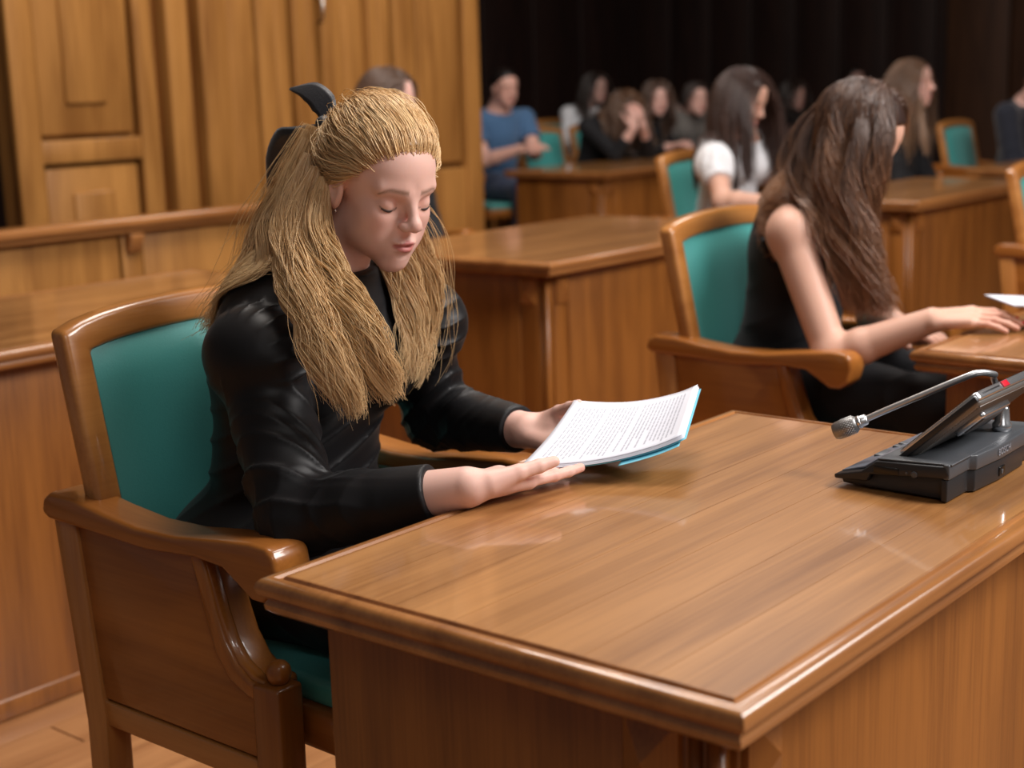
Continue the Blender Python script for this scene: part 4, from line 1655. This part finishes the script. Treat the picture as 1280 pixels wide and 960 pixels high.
def person(label, B, vox, skin, top, top_mat, bottom_mat=None, hair=None, topargs=None, top_name='top', fine=False, skinkw=None):
    org = A(B.pel[0], B.pel[1], B.pel[2] - .085 * B.k)
    t = thing('person', label, 'person', tuple(org))
    lo, hi = B.bounds()
    V, F = nets(lambda P: B.skin(P, fine), lo, hi, vox)
    C = skin_colors(B, V, skin, **(skinkw or {}))
    obj('body', fast_mesh('body', V - org, F, SKIN, True, C), t)
    V, F = garment(B, top, v=vox * 1.15, **(topargs or {}))
    obj(top_name, fast_mesh(top_name, V - org, F, top_mat, True), t)
    if bottom_mat is not None:
        V, F = trousers(B, vox * 1.3)
        obj('trousers', fast_mesh('trousers', V - org, F, bottom_mat, True), t)
    if hair:
        rs = np.random.RandomState(hair.get('seed', 5))
        v, f = hair_cap(B, None, max(vox, .004))
        parts = [(v, f, np.tile(np.asarray(hair['b']) * .8, (len(v), 1)))]
        if hair.get('n'):
            P, q = falling_hair(B, hair['n'], hair['length'], rs, hair.get('steps', 18), wave=hair.get('wave0', hair.get('wave', .004)), wfreq=hair.get('wfreq', 40),
                                vol=hair.get('vol', .012), part=hair.get('part', 0.0), curl_end=hair.get('curl0', hair.get('curl', 0.0)), back=hair.get('back', .25),
                                fwd_bias=hair.get('fwd', 0.0), gravity=hair.get('grav', .42), maxx=hair.get('maxx', 1.0))
            Cc = hair_colors(rs, len(P), P.shape[1], hair['a'], hair['b'], key=.5 + .5 * wob(q * .1, 100, 3), tipc=hair.get('tip'), tipk=.8 if hair.get('tip') else 0)
            parts.append(strand_mesh(P, np.full(len(P), hair.get('r', .0012)), Cc, .4))
        for gl in hair.get('guides', []):
            for P, key in guide_hair(B, [gl], rs, S_=20, wave=hair.get('wave', .004), wfreq=hair.get('wfreq', 40), curl_end=hair.get('curl', .3), off=.008):
                Cc = hair_colors(rs, len(P), P.shape[1], hair['a'], hair['b'], key=key, tipc=hair.get('tip'), tipk=.8 if hair.get('tip') else 0)
                parts.append(strand_mesh(P, np.full(len(P), hair.get('r', .0012)), Cc, .4))
        V, F, C = merge(parts)
        obj('hair', fast_mesh('hair', V - org, F, HAIRM, True, C), t)
    return t, org


SKT = (.68, .40, .30)
SKP = (.74, .45, .38)
BR_A, BR_B = (.115, .055, .034), (.035, .015, .010)

# brunette in the sleeveless top
GH2 = [([(-1.466, 2.93, 1.238), (-1.518, 2.86, 1.127), (-1.503, 2.82, 1.029), (-1.426, 2.79, 0.917), (-1.384, 2.79, 0.795)], 900, 0.03, 0.01), ([(-1.434, 2.92, 1.244), (-1.456, 2.84, 1.136), (-1.442, 2.81, 1.023), (-1.381, 2.79, 0.911), (-1.353, 2.8, 0.784)], 900, 0.03, 0.01), ([(-1.406, 2.92, 1.243), (-1.383, 2.84, 1.136), (-1.384, 2.81, 1.024), (-1.345, 2.8, 0.904), (-1.315, 2.81, 0.785)], 900, 0.028, 0.01), ([(-1.388, 2.92, 1.24), (-1.348, 2.86, 1.16), (-1.356, 2.83, 1.056), (-1.373, 2.82, 0.933), (-1.34, 2.82, 0.802)], 800, 0.02, 0.01), ([(-1.491, 2.98, 1.247), (-1.574, 2.94, 1.149), (-1.59, 2.9, 1.047), (-1.558, 2.86, 0.987), (-1.46, 2.82, 0.93)], 700, 0.026, 0.008), ([(-1.43, 2.95, 1.25), (-1.441, 2.88, 1.209), (-1.423, 2.83, 1.112), (-1.397, 2.8, 1.0), (-1.354, 2.79, 0.872)], 700, 0.034, 0.008)]
B2 = Body(-1.63, 2.93, 0.0, seat=.520, lean=.20, head_abs=(-1.440, 2.925, 1.140), head_yaw=.14, head_pitch=.62, head_scale=.97,
          hands=[(-1.205, 2.790, .782), (-1.330, 2.960, .720)],
          elbows=[(-1.395, 2.735, .700), (-1.490, 3.120, .730)],
          shoulders=[(-1.520, 2.785, .945), (-1.530, 3.075, .945)], scale=.97,
          hand_opts=[dict(f=(.90, .42, .12), n=(-.1, -.35, .93), curl=.22), dict(f=(.9, -.45, .05), n=(0, .2, 1), curl=.3)])
T2, O2 = person('brunette woman in sleeveless black top, head bowed, long wavy hair hiding her face', B2, .0038, SKT, 'none', BLACKC, BLACKC,
                dict(a=(.145, .082, .058), b=(.042, .021, .016), n=1400, length=.085, vol=.009, back=.35, grav=.35, wave0=.0008, curl0=0.0, maxx=.035, wave=.0045, wfreq=40, curl=2.2, tip=(.38, .18, .085), r=.0011, seed=9,
                     guides=GH2),
                topargs=dict(low=.0, folds=.003), top_name='sleeveless_top', fine=True)
# red nails
NAIL = plain('red_nail_polish', (.65, .02, .04), .2, 0, 0, .6)
for j in (3, 7):
    a, b, ra, rb, k_ = B2.hp[0][j]
    d = (b - a) / np.linalg.norm(b - a)
    V, F = nets(lambda P: ell(P, b + d * .002 + A(0, 0, rb * .55), (.0075, .005, .0035)), b - .02, b + .02, .0015)
    obj('fingernail', fast_mesh('fingernail', V - O2, F, NAIL, True), T2)

# woman in black behind the blonde
B3 = Body(-4.01, 4.05, .10, seat=.520, lean=.12, head_abs=(-3.865, 4.03, 1.215), head_yaw=.22, head_pitch=.05, scale=1.05,
          hands=[(-3.72, 3.98, .60), (-3.72, 4.12, .60)])
person('woman in black with smooth brown hair, seen in profile behind the blonde woman', B3, .0065, SKP, 'long', BLACKC, BLACKC,
       dict(a=(.20, .115, .075), b=(.075, .040, .026), n=1500, length=.10, wave=.001, vol=.006, back=.9, r=.0018, grav=.25), topargs=dict(loose=.02), fine=True)

# white blouse
B4 = Body(-3.25, 5.33, -.10, seat=.525, lean=.22, head_abs=(-3.085, 5.255, 1.185), head_yaw=.05, head_pitch=.40, scale=1.03,
          hands=[(-2.80, 4.985, .800), (-2.80, 5.20, .80)], elbows=[(-3.02, 4.99, .80), (-3.02, 5.47, .79)],
          shoulders=[(-3.15, 5.13, .985), (-3.15, 5.47, .975)])
person('woman in white puff-sleeved blouse with long straight dark hair, looking down', B4, .006, SKT, 'short', WHITEC, BLACKC,
       dict(a=(.105, .060, .048), b=(.030, .016, .013), n=1900, length=.40, wave=.002, vol=.007, back=.15, r=.0016, seed=4, fwd=.10,
            guides=[([(-3.05, 5.19, 1.20), (-3.02, 5.165, 1.08), (-3.00, 5.14, .97), (-2.985, 5.12, .87)], 350, .022, .006)]),
       topargs=dict(puff=True, low=-.03), top_name='blouse', fine=True)

# man in blue polo
B5 = Body(-6.36, 7.62, -.30, seat=.525, lean=.10, head_abs=(-6.225, 7.575, 1.245), head_yaw=-.05, head_pitch=.15, scale=1.06, male=True,
          hands=[(-5.98, 7.42, .86), (-5.93, 7.50, .86)])
person('dark-haired man in blue polo shirt and jeans with hands in his lap', B5, .0085, (.70, .40, .32), 'short', BLUEC, JEANS,
       dict(a=(.03, .018, .014), b=(.012, .008, .007)), topargs=dict(low=.0), top_name='polo_shirt')

# clasped hands hiding the face
B6 = Body(-5.98, 8.12, -.10, seat=.525, lean=.42, head_abs=(-5.665, 8.115, 1.085), head_yaw=-.3, head_pitch=.75,
          hands=[(-5.48, 7.96, .97), (-5.47, 8.05, .98)], elbows=[(-5.60, 7.93, .80), (-5.55, 8.24, .80)],
          hand_opts=[dict(f=(-.05, .1, 1), n=(.9, -.3, 0), curl=.5), dict(f=(-.05, -.1, 1), n=(.9, .3, 0), curl=.5)])
person('person in black with brown hair falling forward, hands clasped before the face', B6, .008, SKP, 'long', BLACKC, BLACKC,
       dict(a=(.20, .10, .050), b=(.080, .038, .020), n=1000, length=.30, vol=.012, back=.0, r=.0028, seed=6, fwd=.2), topargs=dict(cuffk=.4))

# white-sleeved woman behind
B7 = Body(-7.20, 9.72, -.25, seat=.525, lean=.10, head_abs=(-7.06, 9.74, 1.215), head_yaw=-.1, head_pitch=.05, scale=1.02,
          hands=[(-6.86, 9.32, .84), (-6.86, 9.62, .84)])
person('woman in white long-sleeved shirt in the back, partly hidden by clasped hands', B7, .010, (.5, .30, .25), 'long', WHITEC, BLACKC,
       dict(a=(.05, .028, .02), b=(.02, .012, .01), n=600, length=.35, vol=.01, r=.0035, seed=7), top_name='shirt')

# smiling woman in black cardigan
B8 = Body(-6.02, 8.72, -.30, seat=.525, lean=.24, head_abs=(-5.785, 8.69, 1.140), head_yaw=-.35, head_pitch=.05,
          hands=[(-5.60, 8.55, .82), (-5.60, 8.72, .82)])
person('smiling woman in black V-neck cardigan with loose wavy brown hair', B8, .008, SKP, 'long', BLACKC, BLACKC,
       dict(a=(.16, .085, .050), b=(.050, .026, .018), n=1100, length=.26, vol=.012, wave=.008, back=.10, r=.0026, seed=8), topargs=dict(vneck=.13), top_name='cardigan')

# grey top
B9 = Body(-6.03, 9.30, -.25, seat=.525, lean=.24, head_abs=(-5.80, 9.215, 1.125), head_yaw=-.25, head_pitch=.05)
person('person in grey top with dark tied-back hair, right of the smiling woman', B9, .0085, SKP, 'long', GREYC, BLACKC,
       dict(a=(.06, .035, .028), b=(.02, .012, .01), n=500, length=.09, vol=.006, back=.9, r=.0026), topargs=dict(loose=.012), top_name='jumper')

# white shirt behind the white blouse
B10 = Body(-6.05, 10.35, -.15, seat=.525, lean=.18, head_abs=(-5.885, 10.32, 1.130), head_yaw=.35, head_pitch=.05)
person('person in white shirt half hidden behind the woman in the white blouse', B10, .010, SKP, 'long', WHITEC, BLACKC,
       dict(a=(.06, .035, .028), b=(.02, .012, .01)), top_name='shirt')

# dark sleeveless dress
B11 = Body(-6.50, 11.45, -.25, seat=.525, lean=.26, head_abs=(-6.22, 11.45, 1.10), head_yaw=-.2, head_pitch=.1)
person('woman with dark hair and bare arms in a dark dress far back', B11, .010, (.5, .30, .25), 'none', BLACKC, BLACKC,
       dict(a=(.05, .028, .02), b=(.02, .012, .01), n=500, length=.28, vol=.02, r=.0035, seed=11))

# forehead only
B12 = Body(-6.30, 12.42, -.2, seat=.525, lean=.12, head_abs=(-6.14, 12.38, 1.215), head_yaw=-.1, head_pitch=.1)
person('barely visible person at the very back above the brunette, only the forehead shows', B12, .011, (.42, .24, .2), 'long', BLACKC, BLACKC,
       dict(a=(.05, .028, .02), b=(.02, .012, .01)))

# long hair, black top
B13 = Body(-3.34, 7.14, .15, seat=.525, lean=.10, head_abs=(-3.215, 7.125, 1.215), head_yaw=-.02, head_pitch=-.02, scale=1.03,
           hands=[(-3.05, 7.10, .60), (-3.05, 7.20, .60)])
person('woman in black with very long brown hair in profile near the upper right', B13, .0065, SKP, 'long', BLACKC, BLACKC,
       dict(a=(.25, .145, .085), b=(.085, .045, .028), n=1500, length=.46, wave=.004, vol=.006, back=.45, r=.0019, seed=13, tip=(.33, .20, .12),
            guides=[([(-3.17, 7.07, 1.20), (-3.12, 7.03, 1.09), (-3.09, 7.00, .98), (-3.07, 6.99, .87)], 220, .018, .006)]), topargs=dict(loose=.015), fine=True)

# right edge
B14 = Body(-3.36, 8.88, -.1, seat=.525, lean=.15, head_abs=(-3.17, 8.80, 1.19), head_yaw=.2, head_pitch=.1, male=True)
person('person in dark navy clothes cut off by the right edge of the picture', B14, .009, SKP, 'long', NAVYC, NAVYC,
       dict(a=(.05, .028, .02), b=(.02, .012, .01)), topargs=dict(loose=.015))


# ------------------------------------------------------------------ conference microphone unit
DZ = 0.7605
UM = thing('microphone_unit', 'dark grey conference microphone unit with bent silver microphone and tilted screen', 'microphone', (-0.70, 1.655, DZ))
PL = plain('dark_plastic', (.018, .019, .022), .42, 0, 0, 0, .1, 600)
PG = plain('grey_plastic', (.075, .082, .092), .38, 0, 0, 0, .1, 600)
PLATE = plain('blue_grey_plate', (.20, .23, .29), .35, .3)
STEEL = plain('satin_steel', (.80, .82, .84), .36, 1.0)
SILV = plain('silver_trim', (.70, .72, .75), .22, .9)
GRILL = plain('speaker_back', (.20, .19, .18), .45, .6)
# local frame: +x towards the hall stage (back of the unit), y along the unit; origin near corner
# lower body (wedge) as XZ profile extruded along y
low = [(-.128, .004), (.004, .002), (.008, .0305), (-.086, .0235), (-.092, .0130), (-.130, .0105)]
prism('base', low, 'xz', .004, .262, PL, UM, .0015)
up = [(-.136, .010), (-.092, .0125), (-.088, .022), (.010, .030), (.014, .034), (.010, .045), (-.080, .040), (-.100, .0245), (-.137, .0155)]
prism('upper_shell', up, 'xz', -.004, .268, PL, UM, .0018)
# grey side band following the back with a bulged middle
pts = [(.006, -.004), (.014, -.003), (.014, .055), (.022, .062), (.026, .13), (.024, .215), (.017, .225), (.017, .268), (.006, .268)]
band = prism('back_band', pts, 'xy', .0285, .0475, PG, UM, .0018)
pts2 = [(x - .002, y) for x, y in pts]
prism('back_shell', pts2, 'xy', .001, .0285, PL, UM, .0015)
top_ = [(-.080, .0405), (.016, .0455), (.016, .048), (-.080, .0430)]
prism('top_deck', top_, 'xz', .0, .266, PG, UM, .001)
pk = [(-.133, .0158), (-.101, .0250), (-.085, .0372), (-.085, .0395), (-.103, .0272), (-.134, .0178)]
prism('control_plate', pk, 'xz', .012, .250, PLATE, UM, .0008)
# button outline and small keys on the plate
def on_plate(t, y, dz=0.0):
    a = A(-.133, y, .0178); b = A(-.103, y, .0272)
    return a + (b - a) * t + A(0, 0, dz)
for i, (ya, yb) in enumerate(((.085, .120), (.140, .152), (.158, .170))):
    p0, p1 = on_plate(.25, ya), on_plate(.85, yb)
    box('key', p0[0], p1[0], ya, yb, p0[2] - .001, p0[2] + .0035, PG, UM, .001)
# sockets on the near side
box('card_slot', -.083, -.050, -.0052, -.003, .0255, .0345, plain('socket_black', (.004, .004, .004), .3), UM, .0008)
lathe('audio_socket', [(.0022, 0), (.0042, 0), (.0042, .0016), (.0022, .0016)], PG, UM, 16, (-.030, -.0035, .0300), (0, -1, 0))
lathe('audio_socket', [(.0010, 0), (.0018, 0), (.0018, .0012), (.0010, .0012)], PG, UM, 12, (-.040, -.0035, .0305), (0, -1, 0))
box('network_socket', .0225, .0255, .128, .146, .006, .018, bpy.data.materials['socket_black'], UM, .001)
box('network_plug', .0250, .0262, .133, .139, .008, .014, PG, UM, .0005)


def text_mesh(name, body, size, loc, rot, mat, parent, ext=.0003):
    c = bpy.data.curves.new(name, 'FONT')
    c.body = body
    c.size = size
    c.extrude = ext
    c.align_x = 'LEFT'
    tmp = bpy.data.objects.new(name + '_tmp', c)
    COL.objects.link(tmp)
    dg = bpy.context.evaluated_depsgraph_get()
    me = bpy.data.meshes.new_from_object(tmp.evaluated_get(dg))
    bpy.data.objects.remove(tmp)
    me.materials.clear()
    me.materials.append(mat)
    o = obj(name, me, parent)
    o.location = loc
    o.rotation_euler = rot
    return o


text_mesh('lettering', 'BOSCH', .0125, (.0262, .120, .0345), (math.radians(90), 0, math.radians(90)), plain('print_grey', (.26, .28, .32), .5), band)

# screen slab: local frame built from vectors
sy0, sy1 = .022, .255
bx, bz = -.062, .0440      # hinge
tx, tz = .034, .1310       # top
dv = A(tx - bx, 0, tz - bz); ln = np.linalg.norm(dv); dv /= ln
nv = A(dv[2], 0, -dv[0])   # towards the stage and down = rear of the screen


def scr(u, y, w_):
    return A(bx, y, bz) + dv * u + nv * w_


def slab(name, u0, u1, y0, y1, w0, w1, mat, parent, r=.0, bv=.001, shrink=0.0):
    pts = []
    if r:
        for cu, cy, a0 in ((u1 - r, y1 - r, 0), (u0 + r, y1 - r, 90), (u0 + r, y0 + r, 180), (u1 - r, y0 + r, 270)):
            for k_ in range(6):
                a = math.radians(a0 + k_ * 18)
                pts.append((cu + r * math.cos(a), cy + r * math.sin(a)))
    else:
        pts = [(u0, y0), (u1, y0), (u1, y1), (u0, y1)]
    n_ = len(pts)
    V = [scr(u, y, w0) for u, y in pts] + [scr((u - (u0 + u1) / 2) * (1 - shrink) + (u0 + u1) / 2, (y - (y0 + y1) / 2) * (1 - shrink) + (y0 + y1) / 2, w1) for u, y in pts]
    F = [tuple(range(n_)), tuple(range(2 * n_ - 1, n_ - 1, -1))] + [(i, i + n_, (i + 1) % n_ + n_, (i + 1) % n_) for i in range(n_)]
    me = mesh_from(name, V, F, mat)
    bm = bmesh.new(); bm.from_mesh(me); bmesh.ops.recalc_face_normals(bm, faces=bm.faces); bm.to_mesh(me); bm.free()
    return bevel(obj(name, me, parent), bv, 2)


fr = slab('screen_frame', 0, ln, sy0, sy1, -.004, .006, SILV, UM, .010, .0015)
slab('screen_glass', .003, ln - .003, sy0 + .003, sy1 - .003, -.0048, -.0038, plain('dark_glass', (.01, .012, .015), .08), fr, .008, .0003)
slab('screen_edge', -.001, ln - .003, sy0 - .001, sy0 + .006, .000, .0072, PL, fr, 0, .001)
rear = slab('rear_cover', .004, ln - .005, sy0 + .004, sy1 - .004, .006, .012, GRILL, UM, .008, .002, .05)
for i in range(26):
    slab('rib', .008 + i * .0044, .010 + i * .0044, sy0 + .010, sy1 - .010, .0115, .0128, GRILL, rear, 0, .0003)
slab('rear_clamp', ln * .35, ln * .72, .085, .175, .011, .020, SILV, UM, .006, .002)
slab('rear_clamp_plate', ln * .40, ln * .67, .095, .165, .019, .022, PG, UM, .004, .001)
slab('indicator_light', ln - .0015, ln + .0015, .100, .118, -.003, .005, plain('red_light', (.60, .02, .04), .25), fr, 0, .0005)
slab('trim_line', ln - .001, ln + .0005, .040, .092, -.0005, .0015, PL, fr, 0, .0003)
# microphone stem
lathe('stem_socket', [(.0125, 0), (.0125, .010), (.010, .013), (.0085, .030), (.007, .034)], SILV, UM, 20, (-.003, .205, .046))
base_p = A(-.003, .205, .070)
path = [base_p, base_p + A(-.002, -.008, .025), base_p + A(-.003, -.028, .052), A(.006, .148, .132), A(-.002, .118, .1385), A(-.022, .104, .130),
        A(-.063, .0870, .1085), A(-.105, .0710, .0865), A(-.131, .0600, .0720)]
tube('microphone_stem', catmull(path, 40), .0042, STEEL, UM, 14)
mh = A(-.131, .0600, .0720); md = A(-.0365, -.012, -.0185); mdn = md / np.linalg.norm(md)
lathe('microphone_collar', [(.0045, -.008), (.0070, -.006), (.0080, .004), (.0075, .008)], STEEL, UM, 18, tuple(mh), tuple(mdn))
GRI = plain('mesh_grille', (.30, .30, .30), .45, .9)
gh = lathe('microphone_head', [(.0085, .006), (.0115, .010), (.0122, .022), (.0118, .034), (.0098, .0385), (.0080, .0390), (.001, .0375)], GRI, UM, 26, tuple(mh), tuple(mdn))
q_ = Vector((0, 0, 1)).rotation_difference(Vector(mdn))
V, F = [], []
for i in range(9):          # fine raised mesh dots
    for j in range(20):
        a = 2 * math.pi * (j + .5 * (i % 2)) / 20
        h_ = .0115 + i * .0022
        r_ = .0118 if h_ < .025 else .0113
        c_ = Vector((r_ * math.cos(a), r_ * math.sin(a), h_))
        b0 = len(V)
        for dx, dy, dz_ in ((0, 0, .0009), (0, 0, -.0009), (0, .0009, 0), (0, -.0009, 0), (.0009, 0, 0)):
            lc = Vector((r_ * math.cos(a + dy / r_) , r_ * math.sin(a + dy / r_), h_ + dz_)) * 1.0
            if dx:
                lc = Vector(((r_ + .0008) * math.cos(a), (r_ + .0008) * math.sin(a), h_))
            v_ = q_ @ lc
            V.append((v_.x + mh[0], v_.y + mh[1], v_.z + mh[2]))
        for a_, b_ in ((0, 2), (2, 1), (1, 3), (3, 0)):
            F.append((b0 + a_, b0 + b_, b0 + 4))
mo = obj('grille_dots', mesh_from('grille_dots', V, F, STEEL), gh)
mo['kind'] = 'stuff'
lathe('indicator_ring', [(.0082, .0), (.0088, .001), (.0088, .004), (.0082, .005)], SILV, UM, 18, tuple(mh + mdn * .001), tuple(mdn))

# ------------------------------------------------------------------ papers
def leaf(name, label, cx, cy, z, w_, h_, rz, mat, cat, n_=3, bend=.0, tilt=(0, 0)):
    t = thing(name, label, cat, (cx, cy, z), rz)
    t.rotation_euler = (tilt[0], tilt[1], rz)
    for i in range(n_):
        V, F = [], []
        for s in (0, 1):
            for a in range(9):
                for b in range(3):
                    x = -w_ / 2 + w_ * a / 8 + .0008 * i; y = -h_ / 2 + h_ * b / 2 + .0006 * i
                    V.append((x, y, .0012 * (n_ - i) + bend * math.sin(math.pi * a / 8) - s * .0004))
        for a in range(8):
            for b in range(2):
                q = a * 3 + b
                F.append((q, q + 3, q + 4, q + 1)); F.append((27 + q, 27 + q + 1, 27 + q + 4, 27 + q + 3))
        ring = [a * 3 for a in range(9)] + [25, 26] + [a * 3 + 2 for a in range(7, -1, -1)] + [1]
        for p, q in zip(ring, ring[1:] + ring[:1]):
            F.append((q, p, p + 27, q + 27))
        obj('sheet', mesh_from('sheet', V, F, mat), t)
    return t


leaf('booklet', 'white booklet the brunette touches on her desk at the right edge', -1.035, 2.965, .800, .21, .15, .75, PAPER, 'booklet', 4, .004, (.0, .12))
leaf('paper', 'white sheet under the forearm of the woman in the white blouse', -2.79, 4.90, .785, .15, .11, .3, PAPER, 'paper', 2, 0, (0, .10))
ph = thing('phone', 'dark phone lying on the desk behind the brunette\'s booklet', 'phone', (-.96, 3.01, DZ), .6)
box('phone_body', -.075, .075, -.037, .037, 0, .008, plain('phone_black', (.01, .01, .012), .25), ph, .003)
box('phone_screen', -.070, .070, -.034, .034, .008, .0084, bpy.data.materials['dark_glass'], ph)
